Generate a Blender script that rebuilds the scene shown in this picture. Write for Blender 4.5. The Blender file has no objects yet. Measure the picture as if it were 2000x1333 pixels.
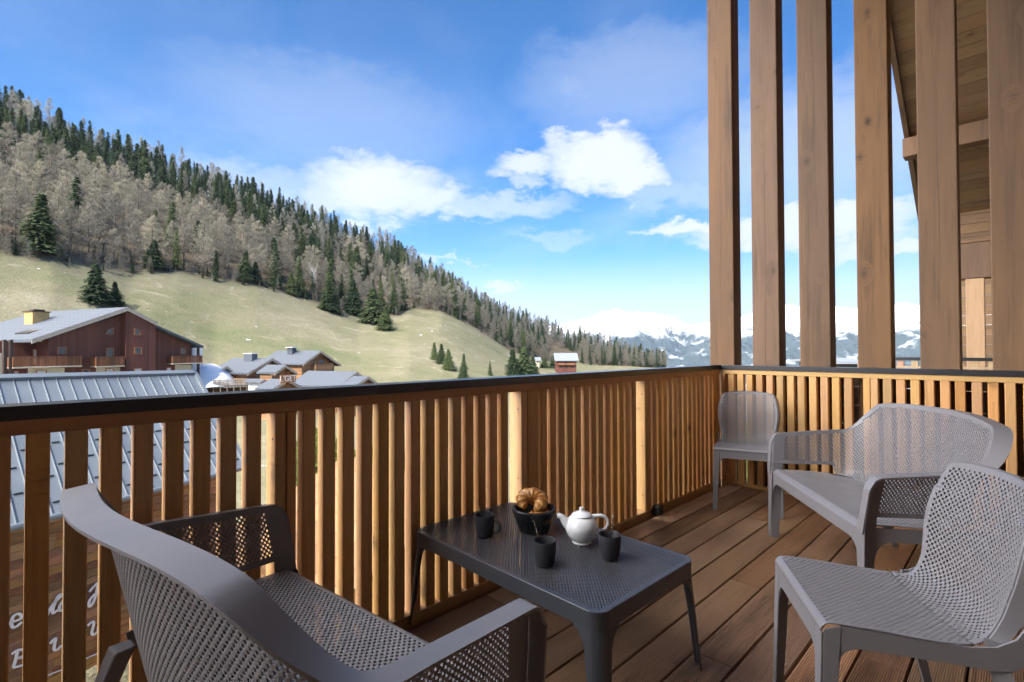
import bpy, math, random
import numpy as np
from mathutils import Vector, Matrix, noise as mnoise
R = math.radians
random.seed(7); rng = np.random.default_rng(7)
scene = bpy.context.scene
COL = scene.collection

# ---------------------------------------------------------------- camera
FPX = 994.22; PITCH = .0157; YAW = -.7859; CH = 1.1838; ROLL = -.003
fw = Vector((math.sin(YAW)*math.cos(PITCH), math.cos(YAW)*math.cos(PITCH), math.sin(PITCH)))
rt = fw.cross(Vector((0, 0, 1))).normalized(); up = rt.cross(fw)
rt, up = (rt*math.cos(ROLL)+up*math.sin(ROLL)), (-rt*math.sin(ROLL)+up*math.cos(ROLL))
cam = bpy.data.cameras.new('camera'); cam_o = bpy.data.objects.new('camera', cam); COL.objects.link(cam_o)
m = Matrix((rt, up, -fw)).transposed().to_4x4(); m.translation = Vector((0, 0, CH))
cam_o.matrix_world = m
cam.sensor_width = 36; cam.lens = FPX/2000*36; cam.clip_start = .05; cam.clip_end = 40000
scene.camera = cam_o

# ---------------------------------------------------------------- world, sun, exposure
SUN_HEAD = R(152); SUN_EL = R(42)
scene.view_settings.view_transform = 'Standard'; scene.view_settings.look = 'None'
scene.view_settings.gamma = 1; scene.view_settings.exposure = 1.66
world = bpy.data.worlds.new('World'); scene.world = world; world.use_nodes = True

def build_world():
    nt = world.node_tree; N = nt.nodes; L = nt.links; N.clear()
    def nd(t, **k):
        n = N.new(t)
        for a, b in k.items(): setattr(n, a, b)
        return n
    def mth(op, a, b=None, c=None, clamp=False):
        n = nd('ShaderNodeMath', operation=op); n.use_clamp = clamp
        for i, v in enumerate((a, b, c)):
            if v is None: continue
            if isinstance(v, (int, float)): n.inputs[i].default_value = v
            else: L.new(v, n.inputs[i])
        return n.outputs[0]
    out = nd('ShaderNodeOutputWorld'); bg = nd('ShaderNodeBackground'); bg.inputs[1].default_value = .115
    sky = nd('ShaderNodeTexSky', sky_type='NISHITA'); sky.sun_disc = False
    sky.sun_elevation = SUN_EL; sky.sun_rotation = SUN_HEAD
    sky.altitude = 1900; sky.air_density = 1.0; sky.dust_density = .6; sky.ozone_density = 2.5
    tc = nd('ShaderNodeTexCoord'); D = tc.outputs['Generated']
    def dot(v):
        n = nd('ShaderNodeVectorMath', operation='DOT_PRODUCT'); L.new(D, n.inputs[0]); n.inputs[1].default_value = v; return n.outputs['Value']
    a = mth('ARCTAN2', dot((.7071, .7071, 0)), dot((-.7071, .7071, 0)))
    e = mth('ARCSINE', dot((0, 0, 1)))
    cmb = nd('ShaderNodeCombineXYZ'); L.new(a, cmb.inputs[0]); L.new(mth('MULTIPLY', e, 2.0), cmb.inputs[1])
    def noise(scale, detail=8, rough=.6, off=0):
        mp = nd('ShaderNodeMapping'); mp.inputs['Location'].default_value = (off, off*.7, off*.3); L.new(cmb.outputs[0], mp.inputs[0])
        n = nd('ShaderNodeTexNoise'); n.inputs['Scale'].default_value = scale; n.inputs['Detail'].default_value = detail; n.inputs['Roughness'].default_value = rough
        L.new(mp.outputs[0], n.inputs['Vector']); return n.outputs['Fac']
    n1 = noise(7, 9, .62); n2 = noise(9, 9, .6, 5.3); n3 = noise(26, 8, .65, 9.1); n4 = noise(3.0, 6, .55, 2.2)
    aw = mth('ADD', a, mth('MULTIPLY', mth('SUBTRACT', n1, .5), .16))
    ew = mth('ADD', e, mth('MULTIPLY', mth('SUBTRACT', n2, .5), .10))
    ew = mth('ADD', ew, mth('MULTIPLY', mth('SUBTRACT', n3, .5), .07))
    def px(x, y):
        aa = math.atan((x-1000)/994.); return aa, math.atan((683-y)/994.*math.cos(aa))
    # x, y, rx, ry (pixels), softness, strength
    blobs = [(730, 365, 150, 62, .8, 1), (840, 385, 90, 34, .8, .9), (640, 385, 70, 26, .9, .75), (960, 402, 140, 20, 1.3, .6), (700, 440, 40, 14, .8, .9), (770, 440, 26, 11, 1, .7),
             (1170, 318, 110, 58, .6, 1), (1240, 345, 78, 46, .6, 1), (1030, 318, 66, 26, .8, .9), (1025, 358, 36, 14, 1, .6), (1120, 282, 70, 26, .8, .85),
             (1350, 445, 100, 17, .7, 1), (1560, 440, 270, 42, .6, 1), (1760, 475, 210, 30, .7, 1), (980, 565, 52, 16, .7, 1), (870, 505, 75, 4.5, 1.1, .6), (1120, 170, 40, 26, 1.3, .3),
             (1600, 290, 330, 110, 1.5, .5), (1330, 385, 100, 28, 1.4, .45), (1080, 465, 90, 12, 1.3, .35), (500, 360, 150, 40, 1.4, .45), (560, 400, 60, 20, 1, .5), (1240, 160, 200, 80, 1.6, .28), (650, 230, 260, 90, 1.6, .25)]
    tot = None
    for (x, y, rx, ry, s, k) in blobs:
        s *= 1.25; k *= .94
        a0, e0 = px(x, y); ra = rx/994.*math.cos(a0)**2; re = ry/994.*math.cos(a0)
        d = mth('ADD', mth('POWER', mth('ABSOLUTE', mth('DIVIDE', mth('SUBTRACT', aw, a0), ra)), 2.0), mth('POWER', mth('ABSOLUTE', mth('DIVIDE', mth('SUBTRACT', ew, e0), re)), 2.0))
        mr = nd('ShaderNodeMapRange', interpolation_type='SMOOTHSTEP'); L.new(d, mr.inputs[0])
        mr.inputs[1].default_value = 1+s*.6; mr.inputs[2].default_value = max(0., 1-s); mr.inputs[3].default_value = 0; mr.inputs[4].default_value = k
        tot = mr.outputs[0] if tot is None else mth('MAXIMUM', tot, mr.outputs[0])
    # thin high veil
    veil = nd('ShaderNodeMapRange', interpolation_type='SMOOTHSTEP'); L.new(n4, veil.inputs[0])
    veil.inputs[1].default_value = .42; veil.inputs[2].default_value = .75; veil.inputs[3].default_value = 0; veil.inputs[4].default_value = .34
    # veil fades to clear blue high above, to milky low down
    low = nd('ShaderNodeMapRange', interpolation_type='SMOOTHSTEP'); L.new(e, low.inputs[0])
    low.inputs[1].default_value = .20; low.inputs[2].default_value = .03; low.inputs[3].default_value = 0; low.inputs[4].default_value = .82
    hi = nd('ShaderNodeMapRange', interpolation_type='SMOOTHSTEP'); L.new(e, hi.inputs[0])
    hi.inputs[1].default_value = .25; hi.inputs[2].default_value = .5; hi.inputs[3].default_value = 1; hi.inputs[4].default_value = .18
    f = mth('MAXIMUM', tot, mth('MULTIPLY', veil.outputs[0], hi.outputs[0]))
    f = mth('MAXIMUM', f, low.outputs[0])
    ds = nd('ShaderNodeHueSaturation'); ds.inputs['Saturation'].default_value = 1.46; ds.inputs['Value'].default_value = .62; L.new(sky.outputs[0], ds.inputs['Color'])
    tint = nd('ShaderNodeMix', data_type='RGBA', blend_type='MULTIPLY'); tint.inputs[0].default_value = 1
    L.new(ds.outputs[0], tint.inputs[6]); tint.inputs[7].default_value = (1.0, .91, 1.0, 1)
    mix = nd('ShaderNodeMix', data_type='RGBA'); L.new(f, mix.inputs[0]); L.new(tint.outputs[2], mix.inputs[6])
    mix.inputs[7].default_value = (2.8, 2.86, 2.98, 1)
    # unseen bright cloud bank, added behind the viewer to light the shaded balcony
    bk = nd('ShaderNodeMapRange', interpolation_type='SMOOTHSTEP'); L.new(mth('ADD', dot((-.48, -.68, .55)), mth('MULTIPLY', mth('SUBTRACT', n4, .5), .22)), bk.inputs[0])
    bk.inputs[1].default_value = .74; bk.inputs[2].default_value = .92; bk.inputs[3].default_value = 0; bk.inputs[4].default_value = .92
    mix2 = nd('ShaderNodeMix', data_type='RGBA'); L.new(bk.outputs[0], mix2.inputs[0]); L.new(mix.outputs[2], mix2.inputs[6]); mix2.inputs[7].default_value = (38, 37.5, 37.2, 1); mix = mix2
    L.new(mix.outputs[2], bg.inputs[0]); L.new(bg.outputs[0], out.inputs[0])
build_world()
sl = bpy.data.lights.new('sun', 'SUN'); sl.energy = 2.3; sl.angle = R(.53); sl.color = (1, .955, .89)
so = bpy.data.objects.new('sun', sl); COL.objects.link(so)
sd = Vector((math.sin(SUN_HEAD)*math.cos(SUN_EL), math.cos(SUN_HEAD)*math.cos(SUN_EL), math.sin(SUN_EL)))
so.rotation_euler = sd.to_track_quat('Z', 'Y').to_euler(); so.location = (3, -8, 30)

# ---------------------------------------------------------------- pixel -> world measuring helpers (photo is 2000x1333)
def ray(x, y): return fw + rt*((x-1000)/FPX) - up*((y-666.5)/FPX)
CAM = Vector((0, 0, CH))
def at(x, y, depth): return CAM + ray(x, y)*depth
def onplane(x, y, P, n):
    d = ray(x, y); return CAM + d*(n.dot(P-CAM)/n.dot(d))

# ---------------------------------------------------------------- object helpers
def tag(o, label=None, cat=None, group=None, kind=None):
    if label: o['label'] = label
    if cat: o['category'] = cat
    if group: o['group'] = group
    if kind: o['kind'] = kind
    return o
def empty(name, loc=(0, 0, 0), rz=0, label=None, cat=None, group=None):
    o = bpy.data.objects.new(name, None); COL.objects.link(o); o.location = loc; o.rotation_euler = (0, 0, rz)
    o.empty_display_size = .1
    return tag(o, label, cat, group)
def copy_tree(o, parent=None):
    c = o.copy(); COL.objects.link(c)
    if parent: c.parent = parent
    for ch in o.children: copy_tree(ch, c)
    return c
def link(name, me, mat=None, parent=None, loc=None):
    o = bpy.data.objects.new(name, me); COL.objects.link(o)
    if mat:
        for q in (mat if isinstance(mat, (list, tuple)) else [mat]): me.materials.append(q)
    if parent: o.parent = parent
    if loc is not None: o.location = loc
    return o
class MB:
    def __init__(s): s.v = []; s.f = []; s.m = []
    def add(s, vs, fs, mi=0):
        b = len(s.v); s.v += [tuple(v) for v in vs]; s.f += [tuple(i+b for i in f) for f in fs]; s.m += [mi]*len(fs); return s
    def box(s, a, b, mi=0):
        x0, y0, z0 = a; x1, y1, z1 = b
        return s.add([(x0,y0,z0),(x1,y0,z0),(x1,y1,z0),(x0,y1,z0),(x0,y0,z1),(x1,y0,z1),(x1,y1,z1),(x0,y1,z1)],
              [(0,3,2,1),(4,5,6,7),(0,1,5,4),(1,2,6,5),(2,3,7,6),(3,0,4,7)], mi)
    def hexa(s, bot, top, mi=0):  # 4 bottom + 4 top points
        return s.add(list(bot)+list(top), [(0,3,2,1),(4,5,6,7),(0,1,5,4),(1,2,6,5),(2,3,7,6),(3,0,4,7)], mi)
    def prism(s, poly, off, mi=0):  # polygon (3d pts) extruded by vector
        n = len(poly); p = [Vector(q) for q in poly]; o = Vector(off)
        s.add(p+[q+o for q in p], [tuple(range(n))[::-1], tuple(range(n, 2*n))]+[(i, (i+1) % n, n+(i+1) % n, n+i) for i in range(n)], mi); return s
    def tube(s, pts, rad, seg=8, mi=0, cap=True):
        pts = [Vector(p) for p in pts]; n = len(pts)
        rad = rad if isinstance(rad, (list, tuple)) else [rad]*n
        vs = []; pr = None
        for i, p in enumerate(pts):
            t = (pts[min(i+1, n-1)]-pts[max(i-1, 0)]).normalized()
            if pr is None: pr = t.orthogonal().normalized()
            a = (pr - t*pr.dot(t)).normalized(); pr = a; b = t.cross(a)
            for k in range(seg):
                an = 2*math.pi*k/seg; vs.append(p+(a*math.cos(an)+b*math.sin(an))*rad[i])
        fs = [(i*seg+k, i*seg+(k+1) % seg, (i+1)*seg+(k+1) % seg, (i+1)*seg+k) for i in range(n-1) for k in range(seg)]
        if cap: fs += [tuple(range(seg))[::-1], tuple((n-1)*seg+k for k in range(seg))]
        return s.add(vs, fs, mi)
    def ribbon(s, P, Dv, Nv, th, mi=0, closed=False):
        # swept rectangle: edge points P, width vectors Dv, thickness direction Nv
        n = len(P); vs = []
        for p, d, nn in zip(P, Dv, Nv):
            p = Vector(p); d = Vector(d); nn = Vector(nn).normalized()*th
            vs += [p, p+d, p+d+nn, p+nn]
        rngi = range(n if closed else n-1)
        fs = [(i*4+k, i*4+(k+1) % 4, ((i+1) % n)*4+(k+1) % 4, ((i+1) % n)*4+k) for i in rngi for k in range(4)]
        if not closed: fs += [(3,2,1,0), tuple((n-1)*4+k for k in range(4))]
        return s.add(vs, fs, mi)
    def lathe(s, prof, seg=32, mi=0, c=(0, 0)):
        n = len(prof); vs = [(c[0]+r*math.cos(2*math.pi*k/seg), c[1]+r*math.sin(2*math.pi*k/seg), z) for r, z in prof for k in range(seg)]
        fs = [(i*seg+k, i*seg+(k+1) % seg, (i+1)*seg+(k+1) % seg, (i+1)*seg+k) for i in range(n-1) for k in range(seg)]
        return s.add(vs, fs, mi)
    def build(s, name, mat=None, parent=None, smooth=False, bevel=0, loc=None, fixn=True):
        me = bpy.data.meshes.new(name); me.from_pydata(s.v, [], s.f); 
        if any(s.m): me.polygons.foreach_set('material_index', s.m)
        if fixn:
            import bmesh
            bm = bmesh.new(); bm.from_mesh(me); bmesh.ops.recalc_face_normals(bm, faces=bm.faces); bm.to_mesh(me); bm.free()
        if smooth: me.shade_smooth(); me.set_sharp_from_angle(angle=R(38))
        me.update()
        o = link(name, me, mat, parent, loc)
        if bevel:
            b = o.modifiers.new('bevel', 'BEVEL'); b.width = bevel; b.segments = 2; b.limit_method = 'ANGLE'; b.angle_limit = R(40)
        return o

# ---------------------------------------------------------------- materials
def newmat(name):
    m = bpy.data.materials.new(name); m.use_nodes = True; nt = m.node_tree; nt.nodes.clear()
    out = nt.nodes.new('ShaderNodeOutputMaterial'); b = nt.nodes.new('ShaderNodeBsdfPrincipled'); nt.links.new(b.outputs[0], out.inputs[0])
    return m, nt, b
def _n(nt, t, **k):
    n = nt.nodes.new(t)
    for a, b in k.items(): setattr(n, a, b)
    return n
def ramp(nt, fac, stops):
    r = _n(nt, 'ShaderNodeValToRGB'); el = r.color_ramp.elements
    while len(el) < len(stops): el.new(.5)
    for e_, (p, c) in zip(el, stops): e_.position = p; e_.color = tuple(c)+(1,)
    nt.links.new(fac, r.inputs[0]); return r.outputs[0]
def bump(nt, b, h, strength=.3, dist=.01):
    bp = _n(nt, 'ShaderNodeBump'); bp.inputs['Strength'].default_value = strength; bp.inputs['Distance'].default_value = dist
    nt.links.new(h, bp.inputs['Height']); nt.links.new(bp.outputs[0], b.inputs['Normal']); return bp
def sc(c, k): return tuple(min(1, x*k) for x in c)
def noise_tex(nt, vec, scale, detail=5, rough=.55, dist=0):
    n = _n(nt, 'ShaderNodeTexNoise'); n.inputs['Scale'].default_value = scale; n.inputs['Detail'].default_value = detail
    n.inputs['Roughness'].default_value = rough; n.inputs['Distortion'].default_value = dist; nt.links.new(vec, n.inputs['Vector']); return n.outputs['Fac']
def mathn(nt, op, a, b=None, clamp=False):
    n = _n(nt, 'ShaderNodeMath', operation=op); n.use_clamp = clamp
    for i, v in enumerate((a, b)):
        if v is None: continue
        if isinstance(v, (int, float)): n.inputs[i].default_value = v
        else: nt.links.new(v, n.inputs[i])
    return n.outputs[0]
def mixc(nt, f, a, b, blend='MIX'):
    n = _n(nt, 'ShaderNodeMix', data_type='RGBA', blend_type=blend)
    for i, v in ((0, f), (6, a), (7, b)):
        if isinstance(v, (int, float)): n.inputs[i].default_value = v
        elif isinstance(v, tuple): n.inputs[i].default_value = v+((1,) if len(v) == 3 else ())
        else: nt.links.new(v, n.inputs[i])
    return n.outputs[2]
def wood(name, base, axis=2, dark=.62, rough=.6, var=.25, grain=28, knots=.5, rnd='object', bumps=.25, extra=None, wear=None, huev=.02, ksc=2.2, coarse=.5, satv=.25, crack=False):
    m, nt, b = newmat(name)
    tc = _n(nt, 'ShaderNodeTexCoord'); vec = tc.outputs['Object']
    if rnd == 'object': rv = _n(nt, 'ShaderNodeObjectInfo').outputs['Random']
    else: rv = _n(nt, 'ShaderNodeNewGeometry').outputs['Random Per Island']
    off = _n(nt, 'ShaderNodeCombineXYZ')
    for i, k in enumerate((37., 53., 71.)): nt.links.new(mathn(nt, 'MULTIPLY', rv, k), off.inputs[i])
    ad = _n(nt, 'ShaderNodeVectorMath', operation='ADD'); nt.links.new(vec, ad.inputs[0]); nt.links.new(off.outputs[0], ad.inputs[1])
    mp = _n(nt, 'ShaderNodeMapping'); s = [1, 1, 1]; s[axis] = .045; mp.inputs['Scale'].default_value = s; nt.links.new(ad.outputs[0], mp.inputs[0])
    mp2 = _n(nt, 'ShaderNodeMapping'); s = [1, 1, 1]; s[axis] = .22; mp2.inputs['Scale'].default_value = s; nt.links.new(ad.outputs[0], mp2.inputs[0])
    # knots
    vo = _n(nt, 'ShaderNodeTexVoronoi'); mpk = _n(nt, 'ShaderNodeMapping'); s = [1, 1, 1]; s[axis] = .62; mpk.inputs['Scale'].default_value = s; nt.links.new(ad.outputs[0], mpk.inputs[0]); vo.inputs['Scale'].default_value = ksc*1.7; nt.links.new(mpk.outputs[0], vo.inputs['Vector'])
    kn = _n(nt, 'ShaderNodeMapRange', interpolation_type='SMOOTHSTEP'); nt.links.new(vo.outputs['Distance'], kn.inputs[0])
    kn.inputs[1].default_value = .02; kn.inputs[2].default_value = .26; kn.inputs[3].default_value = 1; kn.inputs[4].default_value = 0
    # ring-like grain warped by knots
    wz = _n(nt, 'ShaderNodeVectorMath', operation='SCALE'); nt.links.new(mp.outputs[0], wz.inputs[0]); nt.links.new(mathn(nt, 'ADD', mathn(nt, 'MULTIPLY', kn.outputs[0], .12), 1.0), wz.inputs['Scale'])
    g1 = noise_tex(nt, wz.outputs[0], grain, 6, .65, .4); g2 = noise_tex(nt, wz.outputs[0], grain*5, 3, .6); g3 = noise_tex(nt, mp2.outputs[0], 3.0, 4, .6)
    g = mathn(nt, 'ADD', mathn(nt, 'MULTIPLY', g1, .65), mathn(nt, 'MULTIPLY', g2, .35))
    g = mathn(nt, 'ADD', g, mathn(nt, 'MULTIPLY', mathn(nt, 'SUBTRACT', g3, .5), coarse))
    col = ramp(nt, g, [(.3, sc(base, dark)), (.47, base), (.56, sc(base, 1.12)), (.72, sc(base, .8))])
    # fine dark wrinkles fanning out of the knots, across the grain
    mpw = _n(nt, 'ShaderNodeMapping'); s = [.25, .25, .25]; s[axis] = 2.2; mpw.inputs['Scale'].default_value = s; nt.links.new(ad.outputs[0], mpw.inputs[0])
    wr = _n(nt, 'ShaderNodeMapRange'); nt.links.new(noise_tex(nt, mpw.outputs[0], 26, 4, .6, 1.5), wr.inputs[0]); wr.inputs[1].default_value = .56; wr.inputs[2].default_value = .66
    core = mathn(nt, 'MULTIPLY', mathn(nt, 'ADD', mathn(nt, 'POWER', kn.outputs[0], 5.0), mathn(nt, 'MULTIPLY', mathn(nt, 'MULTIPLY', wr.outputs[0], kn.outputs[0]), .9), clamp=True), knots)
    if crack:
        so_ = _n(nt, 'ShaderNodeSeparateXYZ'); nt.links.new(vec, so_.inputs[0]); wob = noise_tex(nt, mp.outputs[0], 14, 2)
        dx = mathn(nt, 'ABSOLUTE', mathn(nt, 'ADD', so_.outputs[0], mathn(nt, 'MULTIPLY', mathn(nt, 'SUBTRACT', wob, .5), .06)))
        ck = _n(nt, 'ShaderNodeMapRange'); nt.links.new(dx, ck.inputs[0]); ck.inputs[1].default_value = .0028; ck.inputs[2].default_value = .0008
        on = _n(nt, 'ShaderNodeMapRange'); nt.links.new(noise_tex(nt, mp.outputs[0], 9, 1), on.inputs[0]); on.inputs[1].default_value = .47; on.inputs[2].default_value = .56
        core = mathn(nt, 'MAXIMUM', core, mathn(nt, 'MULTIPLY', mathn(nt, 'MULTIPLY', ck.outputs[0], on.outputs[0]), .8))
    col = mixc(nt, core, col, sc(base, .22))
    hs = _n(nt, 'ShaderNodeHueSaturation'); nt.links.new(col, hs.inputs['Color'])
    nt.links.new(mathn(nt, 'ADD', mathn(nt, 'MULTIPLY', rv, 2*var), 1-var), hs.inputs['Value'])
    r2 = mathn(nt, 'FRACT', mathn(nt, 'MULTIPLY', rv, 17.3))
    nt.links.new(mathn(nt, 'ADD', mathn(nt, 'MULTIPLY', r2, 2*huev), .5-huev), hs.inputs['Hue'])
    r3 = mathn(nt, 'FRACT', mathn(nt, 'MULTIPLY', rv, 91.7))
    nt.links.new(mathn(nt, 'ADD', mathn(nt, 'MULTIPLY', r3, satv), 1.02-satv*.5), hs.inputs['Saturation'])
    col = hs.outputs[0]
    if wear:  # patches of another tone, (colour, amount)
        w = ramp(nt, noise_tex(nt, mp2.outputs[0], 1.7, 5, .6), [(.42, (0, 0, 0)), (.62, (1, 1, 1))])
        col = mixc(nt, mathn(nt, 'MULTIPLY', w, wear[1]), col, wear[0])
    nt.links.new(col, b.inputs['Base Color']); b.inputs['Roughness'].default_value = rough
    h = mathn(nt, 'SUBTRACT', g, mathn(nt, 'MULTIPLY', core, .5))
    if extra: h = extra(nt, vec, h)
    bump(nt, b, h, bumps, .004)
    return m
def plain(name, col, rough=.5, metal=0, nz=.08, nscale=40, bmp=.0, spec=.5, coat=0):
    m, nt, b = newmat(name); tc = _n(nt, 'ShaderNodeTexCoord')
    n = noise_tex(nt, tc.outputs['Object'], nscale, 5, .6)
    c = ramp(nt, n, [(.25, sc(col, 1-nz)), (.75, sc(col, 1+nz))]); nt.links.new(c, b.inputs['Base Color'])
    b.inputs['Roughness'].default_value = rough; b.inputs['Metallic'].default_value = metal; b.inputs['Specular IOR Level'].default_value = spec
    b.inputs['Coat Weight'].default_value = coat
    if bmp: bump(nt, b, n, bmp, .002)
    return m
def grooves(nt, vec, h):
    sx = _n(nt, 'ShaderNodeSeparateXYZ'); nt.links.new(vec, sx.inputs[0])
    w = mathn(nt, 'SINE', mathn(nt, 'MULTIPLY', sx.outputs[0], 2*math.pi/.0072))
    return mathn(nt, 'ADD', h, mathn(nt, 'MULTIPLY', w, .55))
M = {}
M['deck'] = wood('deck_wood', (.315, .185, .108), axis=1, dark=.36, rough=.42, var=.22, grain=22, knots=.7, rnd='island', bumps=.8, extra=grooves, wear=((.088, .040, .023), .66), huev=.008, coarse=.9)
M['slat'] = wood('larch_slat', (.53, .295, .115), axis=2, dark=.70, rough=.5, var=.15, grain=24, knots=.8, bumps=.15, huev=.008, satv=.16)
M['slatx'] = wood('larch_rail_x', (.50, .29, .13), axis=0, dark=.7, rough=.5, var=.05, grain=24, bumps=.15)
M['slaty'] = wood('larch_rail_y', (.42, .24, .115), axis=1, dark=.7, rough=.5, var=.05, grain=24, bumps=.15)
M['post'] = wood('aged_post_wood', (.165, .090, .045), axis=2, dark=.45, rough=.7, var=.06, grain=9, knots=.9, bumps=.5, wear=((.098, .056, .032), .6), huev=.004, ksc=2.4, coarse=.7, crack=True)
M['soffit'] = wood('soffit_wood', (.20, .115, .055), axis=0, dark=.45, rough=.65, var=.14, grain=16, knots=.7, rnd='island', bumps=.4, huev=.004, satv=.1)
M['pillar'] = wood('pale_pillar_wood', (.42, .27, .17), axis=2, dark=.8, rough=.6, var=.05, grain=20, bumps=.2)
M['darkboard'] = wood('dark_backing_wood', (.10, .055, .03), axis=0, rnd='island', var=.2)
M['cap'] = plain('black_metal', (.018, .018, .020), .32, 0, .1, 20, spec=.6)
M['taupe'] = plain('taupe_plastic', (.205, .190, .200), .36, 0, .03, 60, bmp=.06, spec=.5)
def plastic(name, col, rough):
    m, nt, b = newmat(name); v = _n(nt, 'ShaderNodeTexCoord').outputs['Object']
    n = noise_tex(nt, v, 6, 6, .65, .4); n2 = noise_tex(nt, v, 130, 3, .6)
    c = mixc(nt, mathn(nt, 'MULTIPLY', ramp(nt, n, [(.45, (0, 0, 0)), (.75, (1, 1, 1))]), .12), col, sc(col, 1.45)); nt.links.new(c, b.inputs['Base Color'])
    r = _n(nt, 'ShaderNodeMapRange'); nt.links.new(n, r.inputs[0]); r.inputs[1].default_value = .3; r.inputs[2].default_value = .75; r.inputs[3].default_value = rough-.07; r.inputs[4].default_value = rough+.16; nt.links.new(r.outputs[0], b.inputs['Roughness'])
    bump(nt, b, n2, .06, .001); return m
M['anth'] = plain('anthracite_plastic', (.044, .048, .058), .36, 0, .08, 8, bmp=.0, spec=.6)
M['taupe'] = plastic('taupe_plastic', (.182, .174, .186), .38)
M['mug'] = plain('matt_slate_ceramic', (.026, .027, .033), .5, 0, .05, 50, spec=.45)
M['white_china'] = plain('white_china', (.75, .76, .78), .12, 0, .01, 5, coat=.4)
M['steel'] = plain('steel', (.62, .62, .6), .22, 1, .02, 20)
M['wicker'] = plain('black_wicker', (.018, .018, .022), .38, 0, .4, 90, bmp=.3)
M['dark'] = plain('dark_void', (.012, .011, .01), .9)

def croissant_mat():
    m, nt, b = newmat('baked_crust'); tc = _n(nt, 'ShaderNodeTexCoord')
    a = _n(nt, 'ShaderNodeAttribute'); a.attribute_name = 'ridge'
    n = noise_tex(nt, tc.outputs['Object'], 38, 6, .65, .6)
    f = mathn(nt, 'ADD', mathn(nt, 'MULTIPLY', a.outputs['Fac'], .75), mathn(nt, 'MULTIPLY', n, .45))
    c = ramp(nt, f, [(.2, (.80, .54, .22)), (.48, (.66, .38, .11)), (.78, (.38, .15, .035)), (1, (.22, .075, .018))])
    nt.links.new(c, b.inputs['Base Color']); b.inputs['Roughness'].default_value = .38; bump(nt, b, n, .5, .003); return m
M['crust'] = croissant_mat()
def leafmat(name, c1, c2, c3, rough=.75):
    m, nt, b = newmat(name); tc = _n(nt, 'ShaderNodeTexCoord'); oi = _n(nt, 'ShaderNodeObjectInfo'); g = _n(nt, 'ShaderNodeNewGeometry')
    f = mathn(nt, 'ADD', mathn(nt, 'MULTIPLY', oi.outputs['Random'], .62), mathn(nt, 'MULTIPLY', g.outputs['Random Per Island'], .38))
    c = ramp(nt, f, [(.1, c1), (.5, c2), (.9, c3)])
    nt.links.new(c, b.inputs['Base Color']); b.inputs['Roughness'].default_value = rough; b.inputs['Specular IOR Level'].default_value = .15
    out = [x for x in nt.nodes if x.type == 'OUTPUT_MATERIAL'][0]
    tr = _n(nt, 'ShaderNodeBsdfTranslucent'); nt.links.new(c, tr.inputs[0]); ms = _n(nt, 'ShaderNodeMixShader'); ms.inputs[0].default_value = .3
    nt.links.new(b.outputs[0], ms.inputs[1]); nt.links.new(tr.outputs[0], ms.inputs[2]); nt.links.new(ms.outputs[0], out.inputs[0])
    return m
M['spruce'] = leafmat('spruce_needles', (.036, .058, .030), (.066, .094, .042), (.13, .16, .062))
M['larch'] = leafmat('bare_larch_twigs', (.22, .20, .155), (.34, .31, .24), (.50, .45, .33))
M['larchg'] = leafmat('grey_larch_twigs', (.20, .19, .16), (.33, .315, .26), (.48, .46, .39))
M['shrub'] = leafmat('shrub_leaves', (.10, .13, .035), (.19, .23, .06), (.33, .33, .11))
M['bark'] = plain('bark', (.13, .10, .08), .9, 0, .3, 3)

# ================================================================= BALCONY
A = 1.8876; B = 4.4962           # inner face of the left and of the back railing
XR = 1.045
# deck: one board mesh (structure)
mb = MB(); pitch = .1535; x = -1.69-pitch; k = 0
while x < XR:
    g = .009
    y0 = -2.2; cuts = [y0]
    yy = y0+random.uniform(.6, 3.2)
    while yy < B+.05: cuts.append(yy); yy += random.uniform(2.2, 3.6)
    cuts.append(B+.05)
    for a_, b_ in zip(cuts[:-1], cuts[1:]):
        mb.box((x+g/2, a_+.0015, -.028), (x+pitch-g/2, b_-.0015, 0))
    x += pitch
o = mb.build('deck', M['deck'], bevel=.0035); tag(o, kind='structure')
mb = MB(); mb.box((-A-.12, -2.2, -.30), (XR, B+.1, -.06)); o = mb.build('deck_base', M['dark']); tag(o, kind='structure')

ZC0, ZC1 = .9972, 1.0361         # handrail fascia
def slat_mesh(w, d, z0, z1):
    mb = MB(); c = .004
    pr = [(c, 0), (w-c, 0), (w, c), (w, d-c), (w-c, d), (c, d), (0, d-c), (0, c)]
    n = len(pr); vs = [(px_, py_, z) for z in (z0, z1) for px_, py_ in pr]
    mb.add(vs, [tuple(range(n))[::-1], tuple(range(n, 2*n))]+[(i, (i+1) % n, n+(i+1) % n, n+i) for i in range(n)])
    return mb
# left railing: local frame = world; slat width along Y, depth toward -X
rail = empty('balcony_railing', (-A, 1.5, 0), 0, 'long timber slat railing with black cap along the open left side of the balcony', 'railing', 'balcony railings')
pl = Vector((-A, 1.5, 0))
def lp(o, par): o.parent = par; return o
def cap_profile():
    return [(.0, ZC0), (.0, ZC1), (-.105, ZC1), (-.105, ZC0+.0), (-.10, ZC0), (-.10, ZC1-.005), (-.005, ZC1-.005), (-.005, ZC0)]
mb = MB(); mb.prism([(px_, -3.7, z) for px_, z in cap_profile()], (0, B-1.5+.105+3.7, 0))
o = mb.build('handrail_cap', M['cap'], rail, bevel=.0012)
mb = MB(); mb.box((-.075, -3.7, .957), (-.0065, B-1.5-.002, ZC1-.007)); mb.build('top_rail', M['slaty'], rail, bevel=.002)
mb = MB(); mb.box((-.085, -3.7, -.05), (-.004, B-1.5-.002, .03)); mb.build('base_rail', M['slaty'], rail, bevel=.003)
smesh = slat_mesh(.058, .048, .031, .956)
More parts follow.
